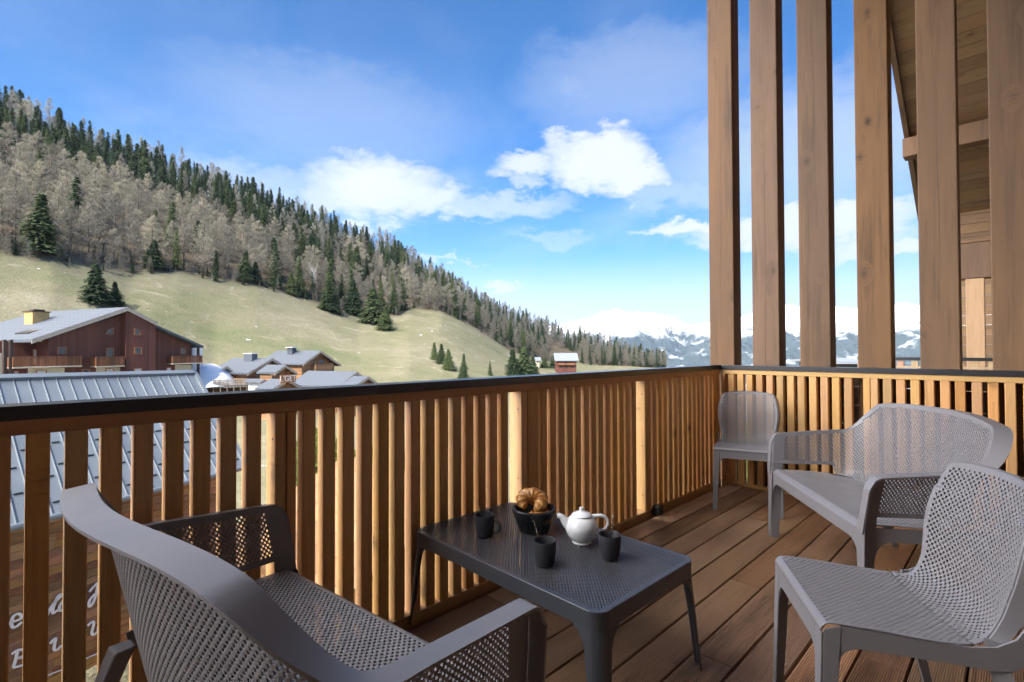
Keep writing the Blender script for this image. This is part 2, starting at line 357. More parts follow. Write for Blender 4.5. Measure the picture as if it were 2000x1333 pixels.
protoY = smesh.build('slat', M['slat'], rail)                      # local x -> depth? rotated below
protoY.rotation_euler = (0, 0, R(90)); protoY.location = (-.010, .045-1.5, 0)
# proto: width .058 along local x, depth .048 along local y ; rotated 90: x->Y , y->-X : swap sizes
def reslat(o, w, d, z0=.031, z1=.956):
    mb = slat_mesh(w, d, z0, z1); me = bpy.data.meshes.new('slat'); me.from_pydata(mb.v, [], mb.f); me.materials.append(M['slat'])
    import bmesh
    bm = bmesh.new(); bm.from_mesh(me); bmesh.ops.recalc_face_normals(bm, faces=bm.faces); bm.to_mesh(me); bm.free(); o.data = me; return me
me_slat = reslat(protoY, .0495, .055)
starts = [.045+.079*k for k in range(-13, 8)]
starts += [.794+.0791*k for k in range(14)]
starts += [2.129+.0783*k for k in range(13)]
starts += [3.345+.0793*k for k in range(14)]
starts = [s_ for s_ in starts if not (.64 < s_+.02 < .78)]
first = True
for s_ in starts:
    o = protoY if first else protoY.copy()
    if not first: COL.objects.link(o); o.parent = rail
    first = False
    o.location = (-.010+random.uniform(-.0015, .0015), s_-1.5+random.uniform(-.002, .002), 0)
for (y0, y1, y2) in ((.692, .730, .768), (1.962, 2.008, 2.098), (3.225, 3.265, 3.305), (-1.30, -1.262, -1.224)):
    for a_, b_ in ((y0, y1), (y1+.003, y2)):
        mb = MB(); mb.box((-.098, a_-1.5, .031), (-.006, b_-1.5, .9565)); po = mb.build('post', M['slat'], rail, bevel=.005)
    for z in (.14, .49, .86): MB().tube([(-.032, y0-1.5-.0012, z), (-.032, y0-1.5+.004, z)], .0045, 8).build('screw', M['cap'], po)
mb = MB(); mb.box((-.095, B-1.5-.062, .031), (-.006, B-1.5-.004, .9565)); mb.build('corner_post', M['slat'], rail, bevel=.004)
# back railing
railb = empty('balcony_railing', (0, B, 0), 0, 'timber slat railing with black cap across the far end below the tall posts', 'railing', 'balcony railings')
mb = MB(); mb.prism([(-A+.001, -px_, z) for px_, z in cap_profile()], (A+XR, 0, 0)); mb.build('handrail_cap', M['cap'], railb, bevel=.0012)
mb = MB(); mb.box((-A+.002, .0065, .960), (XR, .075, ZC1-.007)); mb.build('top_rail', M['slatx'], railb, bevel=.002)
mb = MB(); mb.box((-A+.002, .004, -.05), (XR, .085, .022)); mb.build('base_rail', M['slatx'], railb, bevel=.003)
pb = MB().build; first = None
me2 = None
for k in range(42):
    xs = -1.83+.0796*k
    if -.90 < xs+.02 < -.73: continue
    if xs > XR-.06: break
    if first is None:
        mb = slat_mesh(.052, .055, .023, .959); first = mb.build('slat', M['slat'], railb); o = first
    else: o = first.copy(); COL.objects.link(o)
    o.location = (xs+random.uniform(-.002, .002), .010+random.uniform(-.0015, .0015), 0)
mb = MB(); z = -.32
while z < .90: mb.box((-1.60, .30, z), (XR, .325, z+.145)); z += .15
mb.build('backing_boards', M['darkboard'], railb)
for a_, b_ in ((-.833, -.790), (-.787, -.742), (-1.885, -1.852)):
    mb = MB(); mb.box((a_, .004, .023), (b_, .082, .9595)); mb.build('post', M['slat'], railb, bevel=.004)

# tall posts behind the back railing
fr = [(-2.032, -1.81), (-1.653, -1.436), (-1.282, -1.062), (-.883, -.674), (-.510, -.294), (-.136, .08), (.24, .455), (.61, .83), (.99, 1.2)]
nth = ['leftmost', 'second from the left', 'third from the left', 'fourth from the left', 'fifth from the left', 'rightmost one in view', 'seventh from the left', 'eighth from the left', 'ninth from the left']
for i, (a_, b_) in enumerate(fr[:8]):
    mb = MB(); w = b_-a_; dd = .17
    mb.box((-w/2, 0, -.9), (w/2, dd, 5.2))
    o = mb.build('timber_post', M['post'], bevel=.007, loc=((a_+b_)/2, B+.112, 0))
    tag(o, 'tall weathered square timber post behind the far railing, '+nth[i], 'post', 'tall timber posts')
mb = MB(); mb.box((-2.3, B+.08, 5.2), (XR, B+.33, 5.45)); o = mb.build('timber_beam', M['post'], bevel=.008); tag(o, 'heavy timber beam carried by the tall posts', 'beam')
# residence on the right (out of frame; it shades the balcony)
t = empty('residence_building', (1.05, 0, 0), 0, 'tall timber clad residence that carries the balcony', 'building')
M['clad'] = wood('residence_cladding', (.11, .068, .042), axis=1, dark=.6, rough=.6, var=.2, grain=16, rnd='island', bumps=.3)
mb = MB()
for k in range(150): mb.box((0, -15, -9+k*.14), (.03, B+.3, -9+k*.14+.136))
mb.build('wall_cladding', M['clad'], t)
M['render'] = plain('cream_render', (.62, .56, .47), .85, 0, .05, 8, bmp=.1)
MB().box((.031, -15, -9), (8, B+.3, 12)).build('wall', M['render'], t)
MB().box((-2.9, -7.5, -9), (-.02, -2.2, -.35)).build('lower_storey', M['render'], t)
mb = MB()
for k in range(41): mb.box((-2.95, -2.5, -.3+k*.14), (-.001, -2.47, -.3+k*.14+.136))
mb.build('unseen_end_wall', M['clad'], t)  # unseen wall added behind the camera to block sky light from there
MB().box((-3.45, -3.2, 5.46), (-.002, B+.6, 5.7)).build('unseen_shade_roof', M['soffit'], t)  # added above the frame to cut overhead sky light on the balcony
MB().box((-.72, -7.5, 2.62), (-.002, B-.2, 2.82)).build('unseen_sky_blocker', M['soffit'], t)  # unseen slab added to keep sky light off the slat fronts
# black socket box on the deck by the railing
t = empty('floor_socket', (-A+.03, 3.325, 0), 0, 'small black socket box on the deck against the left railing', 'socket')
mb = MB(); mb.box((-.028, -.035, 0), (.028, .035, .062)); mb.build('housing', M['cap'], t, bevel=.004)
mb = MB(); mb.box((.0285, -.022, .012), (.034, .022, .05)); mb.build('flap', M['anth'], t, bevel=.001)

# ================================================================= PERFORATED FURNITURE
def perf_mesh(name, Pg, perf, valid, th, k=.85, mats=None):
    """Pg: (n+1,m+1,3) grid points; perf / valid: (n,m) bool; th thickness (downwards along -normal)."""
    n, m_ = Pg.shape[0]-1, Pg.shape[1]-1
    du = np.gradient(Pg, axis=0); dv = np.gradient(Pg, axis=1)
    Nn = np.cross(du, dv); ln = np.linalg.norm(Nn, axis=2, keepdims=True); ln[ln < 1e-12] = 1; Nn = Nn/ln
    G = (n+1)*(m_+1); idx = np.arange(G).reshape(n+1, m_+1)
    top = Pg.reshape(-1, 3); bot = (Pg-Nn*th).reshape(-1, 3)
    a, b, c, d = idx[:-1, :-1], idx[1:, :-1], idx[1:, 1:], idx[:-1, 1:]
    V = [top, bot]; F = []
    sol = valid & ~perf
    q = np.stack([a[sol], b[sol], c[sol], d[sol]], 1); F.append(q); F.append(q[:, ::-1]+G)
    pf = valid & perf; Q = np.stack([a[pf], b[pf], c[pf], d[pf]], 1); nh = len(Q)
    for side, V0 in ((0, top), (1, bot)):
        cor = V0[Q]; ctr = cor.mean(1, keepdims=True); inn = ctr+(cor-ctr)*k
        base = 2*G+side*4*nh; V.append(inn.reshape(-1, 3)); ii = base+np.arange(nh*4).reshape(nh, 4)
        oo = Q+side*G
        for e_ in range(4):
            f_ = np.stack([oo[:, e_], oo[:, (e_+1) % 4], ii[:, (e_+1) % 4], ii[:, e_]], 1)
            F.append(f_ if side == 0 else f_[:, ::-1])
    i0 = 2*G+np.arange(nh*4).reshape(nh, 4); i1 = i0+4*nh
    for e_ in range(4): F.append(np.stack([i0[:, e_], i0[:, (e_+1) % 4], i1[:, (e_+1) % 4], i1[:, e_]], 1))
    # outer border walls
    vp = np.zeros((n+2, m_+2), bool); vp[1:-1, 1:-1] = valid
    for (di, dj, e0, e1) in ((-1, 0, d, a), (1, 0, b, c), (0, -1, a, b), (0, 1, c, d)):
        edge = valid & ~vp[1+di:n+1+di, 1+dj:m_+1+dj]
        p0, p1 = e0[edge], e1[edge]; F.append(np.stack([p1, p0, p0+G, p1+G], 1))
    V = np.concatenate(V); F = np.concatenate(F)
    used = np.zeros(len(V), bool); used[F.ravel()] = True; mp = np.cumsum(used)-1; V = V[used]; F = mp[F]
    me = bpy.data.meshes.new(name); me.vertices.add(len(V)); me.vertices.foreach_set('co', V.astype(np.float32).ravel())
    me.loops.add(F.size); me.loops.foreach_set('vertex_index', F.astype(np.int32).ravel())
    me.polygons.add(len(F)); me.polygons.foreach_set('loop_start', np.arange(len(F), dtype=np.int32)*4)
    me.update(calc_edges=True); me.validate(); return me
def checker(n, m_): i, j = np.indices((n, m_)); return (i+j) % 2 == 0
def sm(x): x = np.clip(x, 0, 1); return x*x*(3-2*x)

def clamp_grid(lo, hi, v0, dv, nrow):
    """rows at uniform v clamped to [lo,hi] per column -> V (ncol+1,nrow+1)"""
    v = v0+dv*np.arange(nrow+1); return np.clip(v[None, :], lo[:, None], hi[:, None])
def masks(Vg, lo, hi, dv, marg_lo, marg_hi):
    h = Vg[:, 1:]-Vg[:, :-1]; hmin = np.minimum(h[:-1], h[1:]); hmax = np.maximum(h[:-1], h[1:])
    valid = hmax > 1e-5
    full = hmin > dv*.98
    vb = np.minimum(Vg[:-1, :-1], Vg[1:, :-1]); vt = np.maximum(Vg[:-1, 1:], Vg[1:, 1:])
    l = np.maximum(lo[:-1], lo[1:])[:, None]; u = np.minimum(hi[:-1], hi[1:])[:, None]
    return valid, full & (vb > l+marg_lo) & (vt < u-marg_hi)

# ---------- bench
def make_bench(label):
    root = empty('garden_bench', (0, 0, 0), 0, label, 'bench', 'taupe perforated plastic benches')
    W0, Rc, yf, yb0, zs = .508, .15, .315, -.155, .405
    cell = .0092; rf = .06; za, zb = .640, .870
    def Wz(z): return W0+.12*(z-zs)
    def lean(z): return .03+.21*np.maximum(z-zs, 0)
    def path(s, z):
        e_ = .004; x0, y0 = xy(s-e_, z); x1, y1 = xy(s+e_, z); x, y = xy(s, z); tx, ty = x1-x0, y1-y0; ln = np.sqrt(tx*tx+ty*ty)+1e-9
        return x, y, ty/ln, -tx/ln
    def xy(s, z):
        """s: signed arclength from back centre (array), z array -> x,y,nx,ny (outward)"""
        W = Wz(z); yb = yb0-lean(z)*1.0; hb = W-Rc; La = np.pi/2*Rc
        a = np.abs(s); sg = np.sign(s); sg = np.where(sg == 0, 1, sg)
        t = np.clip((a-hb)/Rc, 0, np.pi/2)
        x = np.where(a < hb, a, hb+Rc*np.sin(t)); y = np.where(a < hb, yb, yb+Rc*(1-np.cos(t)))
        ex = np.maximum(a-hb-La, 0)
        # arm straight: stretch so that the front end stays at yf whatever the lean
        tot = SA-(W0-Rc)-La; ll = yf+.043-(yb+Rc); y = np.where(ex > 0, yb+Rc+ex/tot*ll, y)
        y = y+.060*np.sin(np.pi/2*np.clip(a/(hb+La*.5), 0, 1))**2*(1-np.clip(ex/tot, 0, 1))
        return x*sg, y
    yfe = yf+.043; rA = .045
    SA = (W0-Rc)+np.pi/2*Rc+(yfe-(yb0-.03+Rc))+.05
    ns = int(round(SA/cell)); s = np.linspace(-SA, SA, 2*ns+1)
    a = np.abs(s); hb = W0-Rc
    lin = .672-(.672-za)*np.clip((a-hb-.22)/(SA-hb-.22), 0, 1)
    zt = lin+(zb-lin)*(1-sm((a-(hb+.06))/.165)) - .034*np.clip(a/(hb+.10), 0, 1)**3*(1-sm((a-hb-.05)/.19))
    dA = np.clip(a-(SA-rA), 0, rA); zt = zt-(rA-np.sqrt(np.maximum(rA*rA-dA*dA, 0)))
    wgt = 1-sm((a-hb)/(np.pi/2*Rc*.9))         # fillet weight
    # v = arclength-ish coordinate; z(v), inset(v)
    th_f = R(72); Lf = rf*th_f
    def zv(v): return np.where(v < Lf, zs+rf*(1-np.cos(np.minimum(v, Lf)/rf)), zs+rf*(1-math.cos(th_f))+(v-Lf))
    def insv(v): return np.where(v < Lf, rf*(1-np.sin(np.minimum(v, Lf)/rf)/math.sin(th_f)), 0)
    zf = zs+rf*(1-math.cos(th_f))
    hi = Lf+(zt-zf)
    lowz = .462-.062*sm((a-(SA-.085))/.03)
    arm = sm((a-(hb+np.pi/2*Rc*.75))/.06)
    lo = arm*(Lf+np.maximum(lowz-zf, -Lf))
    nrow = int(hi.max()/cell)+2
    Vg = clamp_grid(lo, hi, 0, cell, nrow)
    valid, full = masks(Vg, lo, hi, cell, .012, .012)
    Z = zv(Vg); I = insv(Vg)*wgt[:, None]*1.0
    S = np.repeat(s[:, None], nrow+1, 1)
    X, Y, NX, NY = path(S, Z)
    Pg = np.stack([X-NX*I, Y-NY*I, Z], 2)
    i = np.arange(2*ns); sm_ = .5*(a[:-1]+a[1:])
    perf = full & checker(2*ns, nrow) & (sm_ < SA-.085)[:, None]
    me = perf_mesh('backrest', Pg, perf, valid, .0036)
    link('backrest', me, M['taupe'], root)
    # seat
    xs = np.arange(-int(.508/cell), int(.508/cell)+1)*cell; nx_ = len(xs)
    zz = np.full(nx_, zs); yb = yb0-.03
    xa = np.abs(xs); hbW = W0-Rc
    yl = np.where(xa < hbW, yb+rf+.0*xa, yb+Rc-np.sqrt(np.maximum((Rc-rf*.9)**2-(np.minimum(xa-hbW, Rc-rf*.9))**2, 0))) if True else None
    yl = np.where(xa < hbW, yb+rf, np.minimum(yl, yb+Rc+.02)); 
    yl = yl+.060*np.sin(np.pi/2*np.clip(xa/(hbW+.1), 0, 1))**2-.004
    yh = np.full(nx_, yf+.0405)
    nrow = int((.64)/cell)
    Vg = clamp_grid(yl, yh, -.26, cell, nrow); valid, full = masks(Vg, yl, yh, cell, .004, .03)
    Xg = np.repeat(xs[:, None], nrow+1, 1)
    Zg = zs+.022*sm((Vg-yb)/.45)-.020*np.clip((Vg-(yf+.005))/.03, 0, 1)**2 - .008*(1-(Xg/.54)**2)*np.clip((Vg-yb-rf)/.1, 0, 1)*(1-np.clip((Vg-.22)/.09, 0, 1))
    Pg = np.stack([Xg, Vg, Zg], 2)
    perf = full & checker(nx_-1, nrow) & (np.abs(.5*(xs[:-1]+xs[1:])) < .475)[:, None]
    link('seat', perf_mesh('seat', Pg, perf, valid, .0036), M['taupe'], root)
    # rim: outward flange along the top edge, running down the front of both arms
    P, Dv, Nv = [], [], []
    def down(sg, rev=False):
        L_ = []
        ze_ = float(zt[-1]); x0_, y0_, _, _ = [float(q) for q in path(np.array(SA), np.array(ze_))]
        for z in np.linspace(ze_-.008, .40, 8):
            x_, y_, _, _ = [float(q) for q in path(np.array(SA), np.array(z))]; L_.append((Vector((sg*x_, y_+.002, z)), Vector((0, 1, 0))))
        return L_
    left = down(-1)[::-1]
    for p, nn in left: P.append(p); Dv.append(Vector((-.045, 0, 0))); Nv.append(nn)
    i0 = len(P)
    for j in range(0, 2*ns+1, 2):
        z = float(zt[j]); x, y, nx, ny = [float(q) for q in path(np.array(s[j]), np.array(z))]
        wdt = .045+.018*float(1-sm((abs(s[j])-hb-.08)/.22)); P.append(Vector((x-nx*.004, y-ny*.004, z-.001))); Dv.append(Vector((nx, ny, -.12)).normalized()*wdt); Nv.append(Vector((0, 0, 1)))
    i1 = len(P)
    for p, nn in down(1): P.append(p); Dv.append(Vector((.045, 0, 0))); Nv.append(nn)
    for i in range(i0, i1):
        T = (P[min(i+1, len(P)-1)]-P[max(i-1, 0)]).normalized(); c_ = T.cross(Dv[i].normalized())
        Nv[i] = c_ if (c_.z > 0 if abs(c_.z) > .25 else c_.y > 0) else -c_
    MB().ribbon(P, Dv, Nv, .007).build('rim', M['taupe'], root, smooth=True)
    # front apron with arches, front legs (L section), side aprons, rear legs
    zt_ = zs+.012; xw = W0+.045
    def arch(x0, x1, zb_, r, ztop):
        pts = [(x0, ztop), (x0, zb_-r)]
        pts += [(x0+r*(1-math.cos(t)), zb_-r+r*math.sin(t)) for t in [math.pi/2*k/7 for k in range(1, 8)]]
        pts += [(x1-r*(1-math.cos(t)), zb_-r+r*math.sin(t)) for t in [math.pi/2*k/7 for k in range(7, 0, -1)]]
        pts += [(x1, zb_-r), (x1, ztop)]
        return pts
    mb = MB(); mb.prism([(x, yf+.0400, z) for x, z in arch(-W0+.02, W0-.02, .350, .07, .4055)], (0, -.006, 0)); mb.build('front_apron', M['taupe'], root, bevel=.002)
    for sg in (-1, 1):
        mb = MB()
        # front leg, front face + side face, tapering
        x0, x1 = sg*(W0-.021), sg*(W0+.047)
        mb.hexa([(x0-sg*.0+sg*.03, yf+.050, 0), (x1-sg*.003, yf+.050, 0), (x1-sg*.003, yf+.044, 0), (x0+sg*.03, yf+.044, 0)],
                [(x0, yf+.046, zt_), (x1, yf+.046, zt_), (x1, yf+.040, zt_), (x0, yf+.040, zt_)])
        xs_ = sg*(W0+.006)
        mb.hexa([(xs_, yf+.0435, 0), (xs_-sg*.006, yf+.0435, 0), (xs_-sg*.006, yf+.002, 0), (xs_, yf+.002, 0)],
                [(xs_, yf+.0395, .47), (xs_-sg*.006, yf+.0395, .47), (xs_-sg*.006, yf-.028, .47), (xs_, yf-.028, .47)])
        mb.build('leg', M['taupe'], root, bevel=.0025)
        # side apron
        mb = MB(); yy0, yy1 = -.10, yf-.02; pts = [(yy1, zt_-.004), (yy1, .27)]
        pts += [(yy1-.07*(1-math.cos(t)), .27+.085*math.sin(t)) for t in [math.pi/2*k/6 for k in range(1, 7)]]
        pts += [(yy0+.02, .345), (yy0-.02, .36), (yy0-.03, zt_-.01)]
        mb.prism([(sg*(W0-.002), y, z) for y, z in pts], (-sg*.006, 0, 0)); mb.build('side_apron', M['taupe'], root, bevel=.002)
        # rear leg
        mb = MB(); xx = sg*(W0-.06)
        mb.hexa([(xx-.018, -.330, 0), (xx+.018, -.330, 0), (xx+.016, -.300, 0), (xx-.016, -.300, 0)],
                [(xx-.030, -.175, .40), (xx+.030, -.175, .40), (xx+.026, -.125, .40), (xx-.026, -.125, .40)]); mb.build('leg', M['taupe'], root, bevel=.006)
    return root

# ---------- side chair
def make_chair(label):
    root = empty('garden_chair', (0, 0, 0), 0, label, 'chair', 'taupe perforated plastic chairs')
    cell = .0092
    ctrl = [(.235, .438), (.228, .452), (.205, .459), (.10, .453), (0, .444), (-.10, .440), (-.155, .447), (-.195, .470), (-.216, .505), (-.228, .56), (-.238, .62), (-.253, .69), (-.275, .76), (-.300, .832)]
    c = np.array(ctrl); 
    # catmull-rom resample
    pts = []
    for i in range(len(c)-1):
        p0, p1, p2, p3 = c[max(i-1, 0)], c[i], c[i+1], c[min(i+2, len(c)-1)]
        for t in np.linspace(0, 1, 12, endpoint=False):
            pts.append(.5*((2*p1)+(-p0+p2)*t+(2*p0-5*p1+4*p2-p3)*t*t+(-p0+3*p1-3*p2+p3)*t**3))
    pts.append(c[-1]); pts = np.array(pts); d = np.r_[0, np.cumsum(np.linalg.norm(np.diff(pts, axis=0), axis=1))]
    Lt = d[-1]; nv = int(Lt/cell); v = np.linspace(0, Lt, nv+1); py = np.interp(v, d, pts[:, 0]); pz = np.interp(v, d, pts[:, 1])
    wk = [(0, .2225), (.03, .2235), (.30, .224), (.36, .215), (.41, .190), (.45, .183), (.52, .190), (.60, .207), (.66, .210), (Lt-.05, .196), (Lt-.025, .190), (Lt-.008, .178), (Lt, .160)]
    hw = np.interp(v, [q[0] for q in wk], [q[1] for q in wk]); hw = np.convolve(np.pad(hw, 3, mode='edge'), np.ones(7)/7, 'valid')
    hw[-1] = .165; hw[-2] = .178; hw[-3] = .186
    nx_ = 2*int(.225/cell)+2
    Vg = clamp_grid(-hw, hw, -nx_/2*cell, cell, nx_)
    valid, full = masks(Vg, -hw, hw, cell, .009, .009)
    backness = sm((v-.36)/.12)[:, None]
    U = Vg/hw[:, None]
    PY = py[:, None]+backness*.030*U**2; PZ = pz[:, None]-(1-backness)*.010*(1-U**2)*sm(v/.08)[:, None]
    PZ = PZ-(v[:, None] > Lt-.1)*.012*np.abs(U)**3
    Pg = np.stack([Vg, PY, PZ], 2)[:, ::-1]
    valid = valid[:, ::-1]; full = full[:, ::-1]
    vm = .5*(v[:-1]+v[1:])
    perf = full & checker(nv, nx_) & ((vm > .030) & (vm < Lt-.014))[:, None]
    sb = int(.36/cell)
    vs_, pf1 = valid.copy(), perf
    v1 = valid.copy(); v1[sb:] = False; v2 = valid.copy(); v2[:sb] = False
    link('seat', perf_mesh('seat', Pg, perf, v1, .0036), M['taupe'], root)
    link('backrest', perf_mesh('backrest', Pg, perf, v2, .0036), M['taupe'], root)
    # rim round the back, running down into the rear legs
    def edge(i, sg):
        return Vector((sg*hw[i], float(py[i]+backness[i, 0]*.030), float(pz[i]-(v[i] > Lt-.1)*.012)))
    P, Dv, Nv = [], [], []
    side_i = list(range(int(.40/cell), nv+1, 2))
    if side_i[-1] != nv: side_i.append(nv)
    for sg in (-1, 1):
        seq = []
        for i in side_i:
            t = (v[i]-.40)/(Lt-.40); w = .032+.022*sm(np.array(t*1.5))
            seq.append((edge(i, sg), Vector((sg*.30, -1, -.10)).normalized()*float(w), Vector((sg, 0, 0))))
        if sg == 1: seq = seq[::-1]
        if sg == -1: side_l = seq
        else: side_r = seq
    topn = []
    for k in range(-10, 11):
        u = k/10; x = u*.158; topn.append((Vector((x, float(py[-1])+.030*u*u, float(pz[-1])-.012*abs(u)**3)), Vector((0, -1, -.35)).normalized()*.048, Vector((0, .3, 1))))
    seq = side_l+topn+side_r
    # smooth the directions
    P = [q[0] for q in seq]; D0 = [q[1] for q in seq]; N0 = [q[2] for q in seq]
    for _ in range(3):
        D0 = [D0[0]]+[(D0[i-1]+D0[i]*2+D0[i+1])/4 for i in range(1, len(D0)-1)]+[D0[-1]]
        N0 = [N0[0]]+[(N0[i-1]+N0[i]*2+N0[i+1])/4 for i in range(1, len(N0)-1)]+[N0[-1]]
    MB().ribbon(P, D0, N0, .006).build('rim', M['taupe'], root, smooth=True)
    for sg in (-1, 1):
        e0 = edge(int(.40/cell), sg)
        # rear leg: plate that continues the rim
        mb = MB(); P = []; Dv = []; Nv = []; dn = Vector((sg*.30, -1, -.10)).normalized()
        for t in np.linspace(0, 1, 14):
            t = float(t); z = (e0.z+.012)*(1-t); y = e0.y+.004-.092*t**1.25; x = sg*(abs(e0.x)+.0015+.028*sm(np.array(t*1.4)))
            w = .034+.014*math.sin(min(1, t*1.6)*math.pi)-.006*t
            P.append(Vector((float(x), y, z))); Dv.append(dn*w); Nv.append(Vector((sg, .3, 0)))
        mb.ribbon(P, Dv, Nv, .0075)
        mb.build('leg', M['taupe'], root, smooth=True)
        # front leg, L section
        mb = MB(); xo = sg*.224; yo = .236
        mb.hexa([(xo-sg*.030+sg*.006, yo+.012, 0), (xo+sg*.006, yo+.012, 0), (xo+sg*.006, yo+.006, 0), (xo-sg*.024, yo+.006, 0)],
                [(xo-sg*.046, yo, .436), (xo, yo, .436), (xo, yo-.006, .436), (xo-sg*.046, yo-.006, .436)])
        mb.hexa([(xo+sg*.006, yo+.0055, 0), (xo, yo+.0055, 0), (xo, yo-.022, 0), (xo+sg*.006, yo-.022, 0)],
                [(xo, yo-.0065, .443), (xo-sg*.006, yo-.0065, .443), (xo-sg*.006, yo-.05, .457), (xo, yo-.05, .457)])
        mb.build('leg', M['taupe'], root, bevel=.0025)
        # side apron
        pts = [(yo-.046, .4555), (yo-.045, .36)]
        pts += [(yo-.045-.05*(1-math.cos(t)), .36+.04*math.sin(t)) for t in [math.pi/2*k/6 for k in range(1, 7)]]
        pts += [(-.05, .392), (-.14, .385), (-.19, .39), (-.222, .41), (-.238, .45), (-.236, .50), (-.216, .500), (-.195, .4675), (-.155, .4445), (-.10, .4375), (0, .4415), (.10, .4505)]
        MB().prism([(sg*.2228, y, z+.0012) for y, z in pts], (-sg*.0055, 0, 0)).build('side_apron', M['taupe'], root, bevel=.0015)
    a0, a1 = -.178, .178; r = .045
    pts = [(a0, .4365), (a0, .385-r)]+[(a0+r*(1-math.cos(t)), .385-r+r*math.sin(t)) for t in [math.pi/2*k/6 for k in range(1, 7)]]
    pts += [(a1-r*(1-math.cos(t)), .385-r+r*math.sin(t)) for t in [math.pi/2*k/6 for k in range(6, 0, -1)]]+[(a1, .385-r), (a1, .4365)]
    MB().prism([(x, .236, z) for x, z in pts], (0, -.0055, 0)).build('front_apron', M['taupe'], root, bevel=.0015)
    return root

# ---------- coffee table
def make_table():
    root = empty('coffee_table', (-1.3757, 1.5525, 0), -.023, 'low anthracite perforated plastic coffee table with rounded corners', 'table')
    HX, HY, rc, zt = .5, .3, .055, .40; cell = .0071
    n = int(2*HX/cell); xs = np.linspace(-HX, HX, n+1); m_ = int(2*HY/cell)
    xa = np.abs(xs); cut = np.where(xa > HX-rc, rc-np.sqrt(np.maximum(rc**2-(xa-(HX-rc))**2, 0)), 0)
    lo = -HY+cut; hi = HY-cut
    Vg = clamp_grid(lo, hi, -HY, 2*HY/m_, m_); valid, full = masks(Vg, lo, hi, 2*HY/m_, .017, .017)
    Pg = np.stack([np.repeat(xs[:, None], m_+1, 1), Vg, np.full_like(Vg, zt)], 2)
    xm = np.abs(.5*(xs[:-1]+xs[1:])); perf = full & checker(n, m_) & (xm < HX-.02)[:, None]
    link('tabletop', perf_mesh('tabletop', Pg, perf, valid, .002, k=.86), M['anth'], root)
    # skirt + legs as one wrap round the rounded rectangle
    def rr(s):  # s in [0,1) corner-centred: returns point + normal at arclength
        pass
    per = []
    def pt(u):  # arclength param, 0 at middle of +x side going ccw
        segs = [(HY-rc, 'l', (HX, 0), (0, 1), (1, 0)), (rc*math.pi/2, 'a', (HX-rc, HY-rc), 0, None), (2*(HX-rc), 'l', (HX-rc, HY), (-1, 0), (0, 1)), (rc*math.pi/2, 'a', (-HX+rc, HY-rc), 90, None),
                (2*(HY-rc), 'l', (-HX, HY-rc), (0, -1), (-1, 0)), (rc*math.pi/2, 'a', (-HX+rc, -HY+rc), 180, None), (2*(HX-rc), 'l', (-HX+rc, -HY), (1, 0), (0, -1)), (rc*math.pi/2, 'a', (HX-rc, -HY+rc), 270, None), (HY-rc, 'l', (HX, -HY+rc), (0, 1), (1, 0))]
        for L_, k, p, q, nn in segs:
            if u <= L_+1e-9:
                if k == 'l': return (p[0]+q[0]*u, p[1]+q[1]*u), nn
                an = R(q)+u/rc; return (p[0]+rc*math.cos(an), p[1]+rc*math.sin(an)), (math.cos(an), math.sin(an))
            u -= L_
        return (HX, 0), (1, 0)
    tot = 4*(HX-rc)+4*(HY-rc)+2*math.pi*rc; arc = rc*math.pi/2
    cc = [HY-rc+arc/2]; cc.append(cc[0]+arc+2*(HX-rc)); cc.append(cc[1]+arc+2*(HY-rc)); cc.append(cc[2]+arc+2*(HX-rc))
    prof = [(0, 0), (.034, 0), (.041, .20), (.047, .285), (.056, .312), (.070, .330), (.088, .341), (.11, .345)]
    zap = .345
    ap = MB(); legs = []
    # apron: full ring between zt and zap
    us = sorted(set([round(u, 5) for c0 in cc for u in [c0+sg*d_ for d_, _ in prof for sg in (-1, 1)]+list(np.linspace(c0-arc/2, c0+arc/2, 9))]))
    us = [u for u in us if 0 <= u < tot]
    th = .005
    def ring(us, ztop, zbot, splay, closed, mb):
        P = []; n_ = len(us)
        for i, u in enumerate(us):
            (x, y), (nx, ny) = pt(u); zb_ = zbot(u)
            sp = splay*(zap-zb_) if zb_ < zap else 0
            cx, cy = (1 if x > 0 else -1), (1 if y > 0 else -1)
            for (z, s_) in ((ztop, 0), (zb_, sp)):
                for off in (0, -th): P.append((x+nx*off+cx*s_, y+ny*off+cy*s_, z))
        fs = []
        for i in range(n_ if closed else n_-1):
            a_, b_ = i*4, ((i+1) % n_)*4
            fs += [(a_, a_+2, b_+2, b_), (a_+1, b_+1, b_+3, a_+3), (a_, b_, b_+1, a_+1), (a_+2, a_+3, b_+3, b_+2)]
        if not closed: fs += [(0, 1, 3, 2), ((n_-1)*4, (n_-1)*4+2, (n_-1)*4+3, (n_-1)*4+1)]
        mb.add(P, fs)
    ring(us, zt-.0005, lambda u: zap, 0, True, ap); ap.build('apron', M['anth'], root, bevel=.0012)
    for c0 in cc:
        lo_ = c0-.11; ul = sorted(set([round(c0+sg*d_, 5) for d_, _ in prof for sg in (-1, 1)]+[round(float(q), 5) for q in np.linspace(c0-arc/2, c0+arc/2, 9)]))
        def zb(u, c0=c0):
            d_ = abs(u-c0); return float(np.interp(d_, [q[0]+1e-6*i for i, q in enumerate(prof)], [q[1] for q in prof])) if d_ > .0345 else 0.
        ul = [u for u in ul if abs(u-c0) <= .1085] 
        lg = MB(); ring(ul, zap-.0003, lambda u: min(zb(u), zap-.0006), .075, False, lg); lg.build('leg', M['anth'], root)
    return root
make_table()
bench = make_bench('taupe perforated bench in the left foreground, seen from behind, facing the coffee table')
bench.location = (-1.267, .43, 0); bench.rotation_euler = (0, 0, .112)
b2 = copy_tree(bench); b2['label'] = 'taupe perforated bench on the right facing the camera, between the two single chairs'
